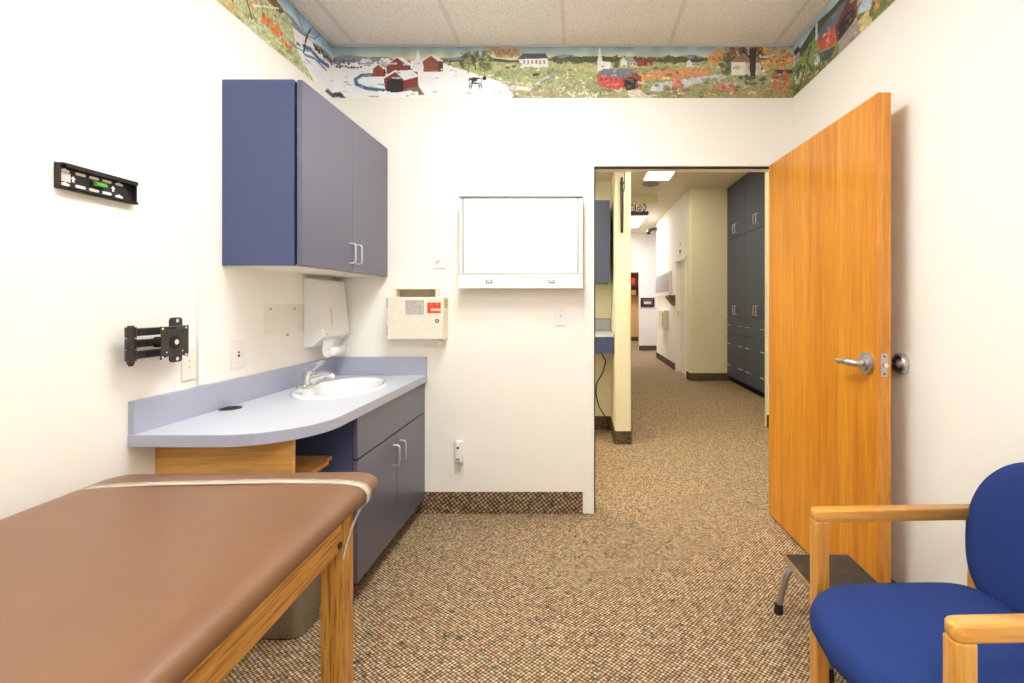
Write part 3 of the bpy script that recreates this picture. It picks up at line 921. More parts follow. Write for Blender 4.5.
# sink
t = thing('sink', 'white oval porcelain sink set in the lavender countertop', 'sink', (sx, sy, CZt))
prof = [(0, 0.0005), (0.0, 0.010), (-0.006, 0.0145), (-0.018, 0.0155), (-0.028, 0.011), (-0.036, -0.005), (-0.045, -0.04), (-0.065, -0.09), (-0.095, -0.12), (-0.13, -0.132), (-0.165, -0.135)]
rings = []
for d, h in prof:
    a = max(0.022, sa + d); b_ = max(0.022, sb + d * 1.25)
    cxx = sx + (0.022 if d < -0.04 else (0.015 if d < -0.02 else 0)); rings.append(ellipse(a, b_, CZt + h, cx=cxx))
inner = []
for d, h in reversed(prof[5:]):
    a = max(0.024, sa + d + 0.006); b_ = max(0.024, sb + d * 1.25 + 0.006)
    inner.append(ellipse(a, b_, CZt + h - 0.008, cx=sx + (0.022 if d < -0.04 else 0.015)))
MB().loft(rings + inner + [ellipse(sa - 0.022, sb - 0.022, CZt + 0.0005)], False, False).build('basin', M['porcelain'], t, 2)
MB().cyl((sx + 0.022, sy, CZt - 0.136), (sx + 0.022, sy, CZt - 0.130), 0.024, 0.020, n=24).build('drain', M['chrome'], t, True)
MB().cyl((sx - 0.150, sy, CZt - 0.030), (sx - 0.138, sy, CZt - 0.033), 0.008, n=14).build('overflow_hole', M['satin'], t, True)

# faucet
fxx, fyy, fz = -1.368, 2.430, CZt + 0.0150
t = thing('faucet', 'chrome single-lever faucet on the sink rim', 'faucet', (fxx, fyy, fz))
pl = [(x, y) for x, y in rrect(fxx - 0.026, fxx + 0.026, fyy - 0.078, fyy + 0.078, 0.024)]
def inset(poly, d, c):
    return [(c[0] + (x - c[0]) * (1 - d / 0.05), c[1] + (y - c[1]) * (1 - d / 0.09)) for x, y in poly]
MB().loft([[(x, y, fz) for x, y in pl], [(x, y, fz + 0.008) for x, y in pl], [(x, y, fz + 0.014) for x, y in inset(pl, 0.008, (fxx, fyy))]]).build('base_plate', M['chrome'], t, True)
mb = MB()
mb.tube([(fxx, fyy, fz + 0.010), (fxx + 0.001, fyy, fz + 0.045), (fxx + 0.003, fyy, fz + 0.062)], 0.02, 20, radii=[0.032, 0.029, 0.026])
mb.tube([(fxx + 0.002, fyy, fz + 0.028), (fxx + 0.04, fyy, fz + 0.045), (fxx + 0.085, fyy, fz + 0.058), (fxx + 0.115, fyy, fz + 0.056), (fxx + 0.130, fyy, fz + 0.042)], 0.013, 16, radii=[0.027, 0.022, 0.0185, 0.017, 0.015])
mb.build('spout', M['chrome'], t, True)
mb = MB().tube([(fxx + 0.003, fyy, fz + 0.060), (fxx + 0.006, fyy, fz + 0.078), (fxx + 0.012, fyy, fz + 0.086)], 0.02, 18, radii=[0.027, 0.027, 0.016])
rings = []
for u, hw, th in ((-0.01, 0.024, 0.011), (0.03, 0.022, 0.010), (0.07, 0.021, 0.008), (0.10, 0.017, 0.005)):
    c = Vector((fxx + 0.004 + u * 0.78, fyy, fz + 0.078 + u * 0.5))
    nrm = Vector((-0.5, 0, 0.78))
    rings.append([c + Vector((0, -hw, 0)) - nrm * th, c + Vector((0, hw, 0)) - nrm * th, c + Vector((0, hw, 0)) + nrm * th, c + Vector((0, -hw, 0)) + nrm * th])
mb.loft(rings)
mb.build('lever', M['chrome'], t, True)

# ------------------------------------------------------------------ oak drawer box under the counter
t = thing('desk_drawer_unit', 'light oak veneer box hung under the near end of the countertop', 'drawer unit', (XL, 1.85, 0.6))
MB().box(XL, -1.002, 1.685, 1.703, 0.60, 0.797, 0.001).build('front_panel', M['oakx'], t)
MB().box(XL, -1.020, 1.703, 1.99, 0.624, 0.640).build('shelf', M['oakx'], t)
MB().box(-1.020, -1.002, 1.703, 1.93, 0.624, 0.640).build('shelf_edge', M['oaky'], t)
MB().box(XL, XL + 0.018, 1.703, 1.99, 0.640, 0.797).build('side_panel', M['oaky'], t)
for x in (-1.30, -1.17, -1.05):
    MB().box(x - 0.008, x + 0.008, 1.6845, 1.6852, 0.786, 0.797).build('dowel_mark', M['oakz'], t)

# waste bin
wx, wy = -1.120, 1.90
t = thing('waste_bin', 'grey plastic waste bin under the counter beside the blue cabinet', 'waste bin', (wx, wy, 0))
def rr3(cx, cy, hx, hy, r, z):
    return [(x, y, z) for x, y in rrect(cx - hx, cx + hx, cy - hy, cy + hy, r, 8)]
k = [(0.108, 0.075, 0.0), (0.113, 0.082, 0.008), (0.125, 0.102, 0.30), (0.130, 0.107, 0.305), (0.130, 0.107, 0.325), (0.123, 0.100, 0.325), (0.104, 0.080, 0.012)]
wx, wy = -1.158, 1.892
MB().loft([rr3(wx, wy, a, b_, 0.05, z) for a, b_, z in k]).build('bucket', M['bin'], t, True)

# ------------------------------------------------------------------ exam table
ang = R(1.6)
TX1, TY1 = -0.596, 1.480
t = thing('exam_table', 'brown vinyl padded exam table on oak legs', 'exam table', (TX1, TY1, 0))
t.rotation_euler = (0, 0, ang)
TW, TL = 0.80, 1.86
def tl(mb, name, m, parent=t, smooth=False):
    o = mb.build(name, m, None, smooth, origin=(0, 0, 0)); o.parent = parent; return o
zt = 0.772
prof = [(0.012, zt - 0.058), (0.002, zt - 0.050), (0.0, zt - 0.036), (0.002, zt - 0.026), (0.008, zt - 0.018), (0.020, zt - 0.012), (0.042, zt - 0.006), (0.08, zt - 0.002), (0.13, zt), (0.25, zt + 0.003)]
rings = []
for d, z in prof:
    rr = max(0.02, 0.07 - d * 0.6)
    rings.append([(x, y, z) for x, y in rrect(-TW + d, -d, -TL + d, -d, rr, 8)])
top = tl(MB().loft(rings), 'padded_top', M['vinyl'], t, 2)
# clear strap draped across the head end
mb = MB()
def strap_z(xx):
    d = min(-xx, xx + TW)
    pts = [(0.0, zt - 0.034), (0.002, zt - 0.026), (0.008, zt - 0.018), (0.020, zt - 0.012), (0.042, zt - 0.006), (0.08, zt - 0.002), (0.13, zt), (0.25, zt + 0.003), (9, zt + 0.003)]
    for (a, b_), (c, d2) in zip(pts[:-1], pts[1:]):
        if d <= c: return b_ + (d2 - b_) * (d - a) / (c - a)
    return zt
xs = [0.002, -0.002, -0.006, -0.014, -0.024, -0.036, -0.06, -0.1, -0.16, -0.25, -0.4, -0.55, -0.66, -0.74, -0.77, -0.79, -0.798]
rg = []
ys = -0.128
for i, x in enumerate(xs):
    z = strap_z(min(0, x)) + 0.0025
    sk = 0.02 * (x / TW)
    rg.append([(x + 0.002, ys + sk - 0.015, z), (x + 0.002, ys + sk + 0.015, z), (x + 0.001, ys + sk + 0.015, z - 0.002), (x + 0.001, ys + sk - 0.015, z - 0.002)])
side = [[(0.004, ys - 0.012, zt - 0.058), (0.004, ys + 0.012, zt - 0.058), (0.002, ys + 0.012, zt - 0.058), (0.002, ys - 0.012, zt - 0.058)]]
low = [[(-0.0205, ys - 0.110, zt - 0.165), (-0.0205, ys - 0.094, zt - 0.165), (-0.0225, ys - 0.094, zt - 0.165), (-0.0225, ys - 0.110, zt - 0.165)],
       [(-0.0190, ys - 0.062, zt - 0.100), (-0.0190, ys - 0.036, zt - 0.100), (-0.0210, ys - 0.036, zt - 0.100), (-0.0210, ys - 0.062, zt - 0.100)],
       [(-0.012, ys - 0.026, zt - 0.070), (-0.012, ys + 0.004, zt - 0.070), (-0.014, ys + 0.004, zt - 0.070), (-0.014, ys - 0.026, zt - 0.070)]]
mb.loft(low + side + rg)
tl(mb, 'plastic_strap', M['tape'], t, 2)
# frame
lz = zt - 0.058
fxo = -0.024
for yy0, yy1 in ((-0.220, -0.163), (-TL + 0.093, -TL + 0.150)):
    for sgn, x0 in ((1, fxo - 0.062), (-1, -TW + 0.030)):
        tl(MB().box(x0, x0 + 0.062, yy0, yy1, 0, lz, 0.003), 'leg', M['oakz'])
for x0 in (fxo - 0.032, -TW + 0.036):
    tl(MB().box(x0, x0 + 0.026, -TL + 0.150, -0.220, lz - 0.088, lz, 0.003), 'side_rail', M['oaky'])
for y0 in (-0.204, -TL + 0.108):
    tl(MB().box(-TW + 0.092, fxo - 0.062, y0, y0 + 0.026, lz - 0.088, lz, 0.003), 'end_rail', M['oakx'])
tl(MB().box(-TW + 0.062, fxo - 0.032, -TL + 0.15, -0.22, lz - 0.016, lz - 0.001), 'deck_board', M['oaky'])
tl(MB().cyl((fxo - 0.0045, -0.236, lz - 0.070), (fxo - 0.0015, -0.236, lz - 0.070), 0.009, n=16), 'bolt', M['black'], smooth=True)

# ------------------------------------------------------------------ left wall fittings
# flat TV wall plate
t = thing('wall_plate_bracket', 'black slotted television wall plate with green bubble level', 'wall bracket', (XL, 1.49, 1.655))
y0, y1, z0, z1 = 1.360, 1.597, 1.600, 1.674
mb = MB()
mb.box(XL, XL + 0.003, y0, y1, z0, z1)
mb.box(XL, XL + 0.022, y0 + 0.006, y1, z1 - 0.003, z1)
mb.box(XL + 0.019, XL + 0.022, y0 + 0.014, y1, z1 - 0.012, z1)
mb.box(XL, XL + 0.022, y0 + 0.006, y1, z0, z0 + 0.003)
mb.box(XL + 0.019, XL + 0.022, y0 + 0.014, y1, z0, z0 + 0.008)
mb.box(XL, XL + 0.018, y0, y0 + 0.003, z0 + 0.003, z1 - 0.003)
mb.box(XL, XL + 0.018, y1 - 0.003, y1, z0 + 0.003, z1 - 0.003)
mb.build('plate', M['black'], t)
sm = M['white']
def stad(yc, zc, L, h, x, th=0.0006):
    pts = arc(yc + L / 2 - h / 2, zc, h / 2, -90, 90, 6) + arc(yc - L / 2 + h / 2, zc, h / 2, 90, 270, 6)
    return pts
for yc in (1.430, 1.470, 1.510):
    for zc in (1.655, 1.618):
        MB().prism(stad(yc, zc, 0.030, 0.0085, XL), 'x', XL + 0.003, XL + 0.0036).build('slot', M['wall'], t)
for yc in (1.386, 1.550):
    for zc in (1.655, 1.616):
        mb = MB().prism(stad(yc, zc, 0.026, 0.0075, XL), 'x', XL + 0.003, XL + 0.0036)
        mb.prism(stad(yc, zc + 0.003, 0.009, 0.008, XL), 'x', XL + 0.0031, XL + 0.0037)
        mb.build('slot', M['wall'], t)
for yc, zc in ((1.409, 1.636), (1.530, 1.637)):
    MB().prism([(yc - 0.003, zc - 0.009), (yc + 0.003, zc - 0.009), (yc + 0.003, zc), (yc + 0.007, zc), (yc, zc + 0.009), (yc - 0.007, zc), (yc - 0.003, zc)], 'x', XL + 0.003, XL + 0.0036).build('arrow_mark', M['white'], t)
MB().box(XL + 0.003, XL + 0.0040, 1.366, 1.401, 1.624, 1.650).build('label_sticker', M['label'], t)
lv = MB().box(XL + 0.003, XL + 0.010, 1.458, 1.498, 1.628, 1.646, 0.002).build('level_mount', M['black'], t)
MB().cyl((XL + 0.012, 1.462, 1.637), (XL + 0.012, 1.496, 1.637), 0.0075, n=14).build('bubble_vial', M['green'], lv, True)

# folding TV arm
t = thing('television_arm', 'black folding television arm with square mounting plate above outlet', 'wall bracket', (XL, 1.74, 1.15))
hx = XL
pts = rrect(1.742, 1.796, 1.056, 1.220, 0.012, 4)
mb = MB().prism(pts, 'x', hx, hx + 0.005)
mb.box(hx + 0.005, hx + 0.030, 1.752, 1.780, 1.092, 1.178, 0.003)
mb.build('wall_plate', M['blacksteel'], t)
for z in (1.208, 1.068):
    MB().cyl((hx + 0.005, 1.769, z), (hx + 0.009, 1.769, z), 0.007, n=12).build('screw', M['chrome'], t, True)
ax = hx + 0.050
for i, z in enumerate((1.178, 1.141, 1.104)):
    a = MB().box(ax - 0.011, ax + 0.011, 1.540, 1.756 if i != 1 else 1.745, z - 0.0125, z + 0.0125, 0.003).build('arm', M['blacksteel'], t)
    MB().box(ax + 0.0105, ax + 0.0122, 1.580, 1.70, z - 0.011, z + 0.011).build('inset_strip', M['rubber'], a)
mb = MB()
for z in (1.178, 1.141, 1.104):
    mb.cyl((ax, 1.540, z - 0.017), (ax, 1.540, z + 0.017), 0.015, n=18)
mb.cyl((ax, 1.540, 1.080), (ax, 1.540, 1.200), 0.009, n=16)
mb.cyl((ax, 1.540, 1.070), (ax, 1.540, 1.085), 0.006, 0.012, n=16)
mb.build('pivot', M['blacksteel'], t, True)
MB().cyl((ax, 1.752, 1.088), (ax, 1.752, 1.192), 0.011, n=18).build('hinge_post', M['blacksteel'], t, True)
# VESA plate: square with concave top and bottom, facing the room
px_ = hx + 0.118
pc = (1.624, 1.141); hs = 0.055
out = []
for i in range(9):
    u = -1 + 2 * i / 8
    out.append((pc[0] + u * (hs - 0.0), pc[1] - hs + (1 - u * u) * 0.012))
for i in range(9):
    u = -1 + 2 * i / 8
    out.append((pc[0] + hs - (1 - u * u) * 0.004, pc[1] + u * hs))
for i in range(9):
    u = 1 - 2 * i / 8
    out.append((pc[0] + u * hs, pc[1] + hs - (1 - u * u) * 0.012))
for i in range(9):
    u = 1 - 2 * i / 8
    out.append((pc[0] - hs + (1 - u * u) * 0.004, pc[1] + u * hs))
o2 = []
for p in out:
    if not o2 or (abs(p[0] - o2[-1][0]) + abs(p[1] - o2[-1][1])) > 1e-5: o2.append(p)
if (abs(o2[0][0] - o2[-1][0]) + abs(o2[0][1] - o2[-1][1])) < 1e-5: o2.pop()
vm = MB()
for xx_, sg in ((px_, -1), (px_ + 0.003, 1)):
    cvt = vm.bm.verts.new((xx_, pc[0], pc[1]))
    rv = [vm.bm.verts.new((xx_, p[0], p[1])) for p in o2]
    for i_ in range(len(rv)):
        vm.bm.faces.new((cvt, rv[i_], rv[(i_ + 1) % len(rv)]))
    if sg < 0: rv0 = rv
for i_ in range(len(rv)):
    vm.bm.faces.new((rv0[i_], rv0[(i_ + 1) % len(rv)], rv[(i_ + 1) % len(rv)], rv[i_]))
vp = vm.build('mounting_plate', M['blacksteel'], t)
MB().cyl((ax + 0.008, pc[0], pc[1]), (px_, pc[0], pc[1]), 0.018, n=20).build('tilt_joint', M['blacksteel'], t, True)
MB().cyl((px_ + 0.003, pc[0], pc[1]), (px_ + 0.006, pc[0], pc[1]), 0.021, n=24).cyl((px_ + 0.006, pc[0], pc[1]), (px_ + 0.0062, pc[0], pc[1]), 0.017, n=24).build('center_ring', M['rubber'], vp, True)
MB().cyl((px_ + 0.006, pc[0], pc[1]), (px_ + 0.010, pc[0], pc[1]), 0.009, n=16).build('center_bolt', M['chrome'], vp, True)
for du in (-1, 1):
    for dv in (-1, 1):
        for q, rr_, mm in ((0.047, 0.0038, M['wall']), (0.032, 0.0028, M['wall'] if dv < 0 else M['hole'])):
            MB().cyl((px_ + 0.003, pc[0] + du * q, pc[1] + dv * q), (px_ + 0.0034, pc[0] + du * q, pc[1] + dv * q), rr_, n=12).build('mounting_hole', mm, vp, True)

# cable raceway and outlets
tag(MB().box(XL, XL + 0.012, 1.866, 1.892, 0.952, 1.442, 0.003).build('cable_raceway', M['white']), 'thin white vertical cable channel beside the television arm', 'cable channel')
t = thing('blank_cover_plate', 'ivory cover plate with two screws below the television arm', 'outlet', (XL, 1.83, 1.05))
MB().box(XL, XL + 0.006, 1.794, 1.862, 0.980, 1.100, 0.002).build('plate', M['ivory'], t)
for z in (1.052, 1.027):
    MB().cyl((XL + 0.006, 1.827, z), (XL + 0.007, 1.827, z), 0.0035, n=12).build('screw', M['satin'], t, True)
t = thing('data_outlet', 'white wall plate with red and black jacks above counter backsplash', 'outlet', (XL, 2.083, 1.06))
MB().box(XL, XL + 0.006, 2.050, 2.130, 0.988, 1.108, 0.002).build('plate', M['white'], t)
MB().box(XL + 0.006, XL + 0.008, 2.076, 2.104, 1.008, 1.088, 0.001).build('insert', M['white'], t)
MB().box(XL + 0.0075, XL + 0.009, 2.085, 2.096, 1.053, 1.063).build('jack', M['red'], t)
MB().box(XL + 0.0075, XL + 0.009, 2.085, 2.096, 1.038, 1.048).build('jack', M['hole'], t)
for k, (yy, zz) in enumerate(((1.757, 1.66), (1.757, 1.638), (1.62, 1.56))):
    tag(MB().cyl((XL - 0.001, yy, zz), (XL + 0.0012, yy, zz), 0.005, n=14).build('filler_patch', M['white']),
        ('small filled screw hole right of the wall plate, upper of a pair', 'small filled screw hole right of the wall plate, lower of a pair', 'small filled screw hole below the wall plate')[k], 'patch', 'filled holes on the left wall')

# acrylic sheet
t = thing('acrylic_holder', 'clear acrylic plate screwed to wall left of the towel dispenser', 'wall plate', (XL, 2.42, 1.18))
MB().box(XL + 0.004, XL + 0.0075, 2.262, 2.590, 1.122, 1.268, 0.0008).build('sheet', M['acrylic'], t)
for yy, zz in ((2.315, 1.244), (2.508, 1.244), (2.448, 1.110)):
    MB().cyl((XL, yy, zz), (XL + 0.010, yy, zz), 0.0048, n=12).build('screw', M['satin'], t, True)

# paper towel dispenser
yA, yB = 2.596, 2.888
t = thing('towel_dispenser', 'white wall-mounted paper towel dispenser above the faucet', 'towel dispenser', (XL, 2.73, 1.03))
X0 = XL
prof = [(X0, 1.408), (X0 + 0.075, 1.402), (X0 + 0.082, 1.396), (X0 + 0.112, 1.10), (X0 + 0.110, 1.088), (X0 + 0.085, 1.075), (X0 + 0.055, 1.035), (X0, 1.030)]
body = MB().prism(prof, 'y', yA, yB)
es = [e for e in body.bm.edges]
bmesh.ops.bevel(body.bm, geom=es, offset=0.004, segments=2, affect='EDGES')
body = body.build('housing', M['white'], t)
MB().box(X0 + 0.079, X0 + 0.0835, yA + 0.138, yA + 0.150, 1.375, 1.382).build('lock', M['satin'], t)
MB().prism([(X0 + 0.098, 1.250), (X0 + 0.1005, 1.250), (X0 + 0.1095, 1.14), (X0 + 0.1075, 1.14)], 'y', yA + 0.092, yA + 0.096).build('sight_slot', M['satin'], t)
for yy in (yA + 0.03, yB - 0.045):
    MB().cyl((X0 + 0.106, yy, 1.102), (X0 + 0.114, yy, 1.102), 0.005, n=12).build('latch', M['satin'], t, True)
mb = MB()
pts = [(X0 + 0.080, 1.10), (X0 + 0.082, 1.05), (X0 + 0.078, 1.01), (X0 + 0.085, 0.985), (X0 + 0.105, 0.972), (X0 + 0.125, 0.985), (X0 + 0.128, 1.010), (X0 + 0.112, 1.025)]
rg = []
for x, z in pts:
    rg.append([(x, yA + 0.045, z), (x, yB - 0.065, z), (x + 0.0012, yB - 0.065, z + 0.0012), (x + 0.0012, yA + 0.045, z + 0.0012)])
tag(mb.loft(rg).build('paper_towel', M['paper'], None, 2, origin=(X0 + 0.08, 2.73, 0.98)), 'white paper towel curling out below the dispenser', 'paper towel')

# ------------------------------------------------------------------ back wall fittings
def bwx(px, d=YB): return (px - 578) * d / 480.0
def bwz(py, d=YB): return 1.273 - (py - 303) * d / 480.0
# sharps cabinet
F = 2.790
t = thing('sharps_container', 'beige locking sharps cabinet with red sticker above the counter', 'sharps container', (-0.95, YB, 1.16))
x0, x1, z0, z1 = bwx(387, F), bwx(443.0, F), bwz(340, F), bwz(297, F)
xs_ = bwx(438, F)
MB().box(x0, x1, F + 0.012, YB, z0, z1, 0.004).build('cabinet', M['beige'], t)
dr = MB().box(x0 + 0.001, x1 - 0.001, F, F + 0.011, z0 + 0.004, z1 - 0.002, 0.003).build('front_door', M['beige'], t)
wx0, wx1, wz0, wz1 = bwx(403.6, F), bwx(425.8, F), bwz(316.5, F), bwz(298.8, F)
mb = MB()
for a in ((wx0, wx0 + 0.009, wz0, wz1), (wx1 - 0.009, wx1, wz0, wz1), (wx0 + 0.009, wx1 - 0.009, wz0, wz0 + 0.010), (wx0 + 0.009, wx1 - 0.009, wz1 - 0.008, wz1)):
    mb.box(a[0], a[1], F - 0.003, F, a[2], a[3], 0.0008)
wf = mb.build('window_frame', M['ivory'], dr)
MB().box(wx0 + 0.009, wx1 - 0.009, F - 0.001, F + 0.001, wz0 + 0.010, wz1 - 0.008).build('window', M['window'], wf)
lx0, lx1, lz0, lz1 = bwx(427.4, F), bwx(440.8, F), bwz(313.2, F), bwz(302.5, F)
st = MB().box(lx0, lx1, F - 0.001, F, lz0, lz1).build('sticker', M['red'], dr)
mb = MB().box(lx0 + 0.020, lx1 - 0.002, F - 0.0016, F - 0.001, lz0 + 0.013, lz0 + 0.027)
mb.box(lx0 + 0.018, lx0 + 0.024, F - 0.0016, F - 0.001, lz1 - 0.012, lz1 - 0.007)
mb.box(lx1 - 0.026, lx1 - 0.020, F - 0.0016, F - 0.001, lz1 - 0.012, lz1 - 0.007)
mb.build('print', M['pink'], st)
kx, kz = bwx(437, F), bwz(321, F)
lk_ = MB().cyl((kx, F, kz), (kx, F - 0.004, kz), 0.0115, n=20).build('lock_ring', M['hole'], dr, True)
MB().cyl((kx, F, kz), (kx, F - 0.006, kz), 0.0075, n=20).box(kx - 0.0015, kx + 0.0015, F - 0.0068, F - 0.006, kz - 0.006, kz + 0.006).build('lock', M['satin'], dr, True)
mb = MB()
for i in range(6):
    zz = z1 - 0.018 - i * 0.0085
    mb.box(x1 - 0.001, x1 + 0.0015, F + 0.030, F + 0.090, zz - 0.0025, zz + 0.0025)
mb.build('vent_rib', M['slot'], t)
for zz in (z1 - 0.035, z0 + 0.055):
    MB().cyl((x0 - 0.003, F + 0.014, zz - 0.030), (x0 - 0.003, F + 0.014, zz + 0.030), 0.004, n=12).build('hinge', M['slot'], t, True)
MB().box(xs_ - 0.004, x1 - 0.006, F + 0.002, F + 0.02, z0 - 0.005, z0 + 0.003).build('foot', M['slot'], t)
bx0, bx1 = bwx(395.5, 2.86), bwx(438.0, 2.86)
tz = bwz(288.3, 2.86)
mb = MB()
mb.box(bx0, bx0 + 0.012, 2.845, YB, z1, tz, 0.001)
mb.box(bx1 - 0.012, bx1, 2.845, YB, z1, tz, 0.001)
mb.box(bx0 + 0.012, bx1 - 0.012, 2.845, YB, tz - 0.006, tz, 0.001)
mb.build('hopper', M['beige'], t)
MB().box(bx0 + 0.012, bx1 - 0.012, YB - 0.012, YB - 0.003, z1, tz - 0.006).build('hopper_back', M['slot'], t)

# light switches
def plate(name, px0, px1, py0, py1, label, cat, m=None):
    t = thing(name, label, cat, (bwx((px0 + px1) / 2), YB, bwz(py1)))
    MB().box(bwx(px0), bwx(px1), YB - 0.006, YB, bwz(py1), bwz(py0), 0.002).build('plate', m or M['white'], t)
    return t
t = plate('light_switch', 433.2, 445.4, 249, 268.5, 'white dimmer switch left of the film viewer', 'light switch')
cxs, czs = bwx(438.5), bwz(260)
MB().cyl((cxs, YB - 0.006, czs), (cxs, YB - 0.024, czs), 0.013, 0.011, n=20).build('knob', M['ivory'], t, True)
t = plate('light_switch', 555.2, 566.5, 306.5, 325.5, 'white toggle switch below the film viewer', 'light switch')
cxs, czs = bwx(561), bwz(316)
MB().box(cxs - 0.005, cxs + 0.005, YB - 0.018, YB - 0.006, czs - 0.004, czs + 0.008, 0.001).build('toggle', M['satin'], t)
for q in (-0.032, 0.032):
    MB().cyl((cxs, YB - 0.006, czs + q), (cxs, YB - 0.0072, czs + q), 0.003, n=10).build('screw', M['satin'], t, True)
t = plate('wall_outlet', 454.5, 465.3, 454, 473, 'white low wall outlet beside the sink cabinet', 'outlet')
cxs = bwx(459.5)
for zc in (bwz(469.5), bwz(461)):
    mb = MB()
    for q in (-0.006, 0.006):
        mb.box(cxs + q - 0.0014, cxs + q + 0.0014, YB - 0.0068, YB - 0.006, zc - 0.002, zc + 0.006)
    mb.cyl((cxs, YB - 0.006, zc - 0.008), (cxs, YB - 0.0068, zc - 0.008), 0.0022, n=10)
    mb.build('socket', M['hole'], t)
t = thing('air_freshener', 'white plug-in air freshener on the low outlet', 'air freshener', (bwx(459), YB - 0.01, bwz(463)))
fx0, fx1 = bwx(455, 2.87), bwx(462.3, 2.87)
MB().box(fx0, fx1, 2.862, YB - 0.0075, bwz(462.5, 2.87), bwz(441, 2.87), 0.008, 3).build('body', M['white'], t, True)
MB().cyl((bwx(457.8, 2.862), 2.862, bwz(448, 2.862)), (bwx(457.8, 2.862), 2.860, bwz(448, 2.862)), 0.007, n=16).build('vent_hole', M['hole'], t, True)
MB().box(bwx(456, 2.86), bwx(459, 2.86), 2.8612, 2.8622, bwz(460, 2.86), bwz(459.2, 2.86)).build('seam_mark', M['hole'], t)

# film viewer / light box
F = 2.815
t = thing('film_viewer', 'white wall-mounted X-ray film viewer left of the doorway', 'film viewer', (bwx(520, F), YB, bwz(289, F)))
x0, x1, z0, z1 = bwx(458.8, F), bwx(583, F), bwz(288.5, F), bwz(196, F)
MB().box(x0, x1, F + 0.006, YB, z0, z1, 0.004).build('housing', M['white'], t)
zl = bwz(274.8, F)
MB().box(x0 + 0.008, x1 - 0.008, F, F + 0.007, zl + 0.012, z1 - 0.012).build('screen', M['screen'], t)
MB().box(x0 + 0.002, x1 - 0.002, F - 0.008, F + 0.004, z1 - 0.010, z1 - 0.001, 0.002).build('clip_strip', M['strip'], t)
MB().box(x0 + 0.004, x1 - 0.004, F - 0.004, F + 0.006, zl + 0.003, zl + 0.010, 0.002).build('lower_strip', M['strip2'], t)
sw = MB().box(x0, x1, F - 0.018, F + 0.006, z0, zl, 0.003).build('control_panel', M['white'], t)
for pxx in (489, 551.5):
    xx = bwx(pxx, F - 0.018); zz = bwz(281.6, F - 0.018)
    r_ = MB().box(xx - 0.017, xx + 0.017, F - 0.020, F - 0.018, zz - 0.010, zz + 0.010, 0.0006).build('rocker_switch', M['gunmetal'], sw)
    MB().box(xx - 0.0125, xx + 0.0125, F - 0.0225, F - 0.0195, zz - 0.004, zz + 0.007, 0.001).build('rocker', M['white'], r_)
for pxx in (463, 578):
    MB().box(bwx(pxx, F) - 0.003, bwx(pxx, F) + 0.003, F - 0.0005, F + 0.004, zl + 0.012, z1 - 0.012).build('guide_wire', M['strip'], t)

# ------------------------------------------------------------------ chair
CY0, CY1 = 0.916, 1.462
t = thing('armchair', 'blue upholstered armchair with honey wood arms against right wall', 'chair', (0.95, (CY0 + CY1) / 2, 0))
CHAIR = t
AXF, AXB = 0.706, 1.215
zt_ = 0.660
def arm(yc, x0=AXF, w=0.039):
    # rounded bar with a softened front end
    xs = [(x0, 0.55, 0.60), (x0 + 0.004, 0.80, 0.84), (x0 + 0.012, 0.96, 0.97), (x0 + 0.022, 1, 1), (AXB + 0.02, 1, 1)]
    rings = []
    for x, kw, kh in xs:
        hw, hh = w / 2 * kw, 0.018 * kh
        r = 0.006
        rings.append([(x, yc + p[0], zt_ - 0.018 + p[1]) for p in rrect(-hw, hw, -hh, hh, min(r, hh * .5), 3)])
    return MB().loft(rings)
for yc, yo in ((CY0 + 0.0195, 0), (CY1 - 0.0195, 0)):
    arm(yc).build('arm', M['maplex'], t, 2)
    MB().box(AXF + 0.001, AXF + 0.043, yc - 0.0185, yc + 0.0185, 0, zt_ - 0.034, 0.004).build('leg', M['maplez'], t)
    # rear leg, leaning back a little
    poly = [(1.215, 0.0), (1.253, 0.0), (1.237, 0.42), (1.240, 0.62), (1.205, 0.62), (1.198, 0.42)]
    MB().prism(poly, 'y', yc - 0.0185, yc + 0.0185).build('leg', M['maplez'], t)
    MB().box(AXF + 0.043, 1.200, yc - 0.012, yc + 0.012, 0.330, 0.385, 0.003).build('seat_rail', M['maplex'], t)
MB().box(AXF + 0.010, AXF + 0.034, CY0 + 0.039, CY1 - 0.039, 0.315, 0.365, 0.003).build('seat_rail', M['mapley'], t)
MB().box(1.180, 1.204, CY0 + 0.032, CY1 - 0.032, 0.330, 0.385, 0.003).build('seat_rail', M['mapley'], t)
# seat cushion : bulged front
sc_y = (CY0 + CY1) / 2
def seat_ring(ins, z):
    pts = []
    n = 64
    x_back, hw = 1.165 - ins, 0.232 - ins
    xf = 0.684 + ins
    for i in range(n):
        a = 2 * PI * i / n
        ca, sa_ = math.cos(a), math.sin(a)
        e = 0.34
        u = math.copysign(abs(ca) ** e, ca); v = math.copysign(abs(sa_) ** e, sa_)
        x = (x_back + xf) / 2 + u * (x_back - xf) / 2
        y = sc_y + v * hw
        if u < 0:
            x -= 0.075 * (1 - v * v) * (-u)
        pts.append((x, y, z))
    return pts
def dome(ring, c=(0.93, sc_y)):
    out = []
    for x, y, z in ring:
        out.append((x, y, z + 0.006 - 0.008 * max(0, (0.80 - x) / 0.16) - 0.012 * abs((y - sc_y) / 0.23) ** 2 + 0.012 * max(0, (x - 0.9) / 0.3) * 0))
    return out
prof = [(0.03, 0.386), (0.008, 0.390), (0.0, 0.405), (0.0, 0.428), (0.006, 0.446), (0.018, 0.460), (0.04, 0.470), (0.08, 0.477), (0.14, 0.480)]
MB().loft([dome(seat_ring(i, z)) for i, z in prof]).build('seat', M['blue'], t, 2)
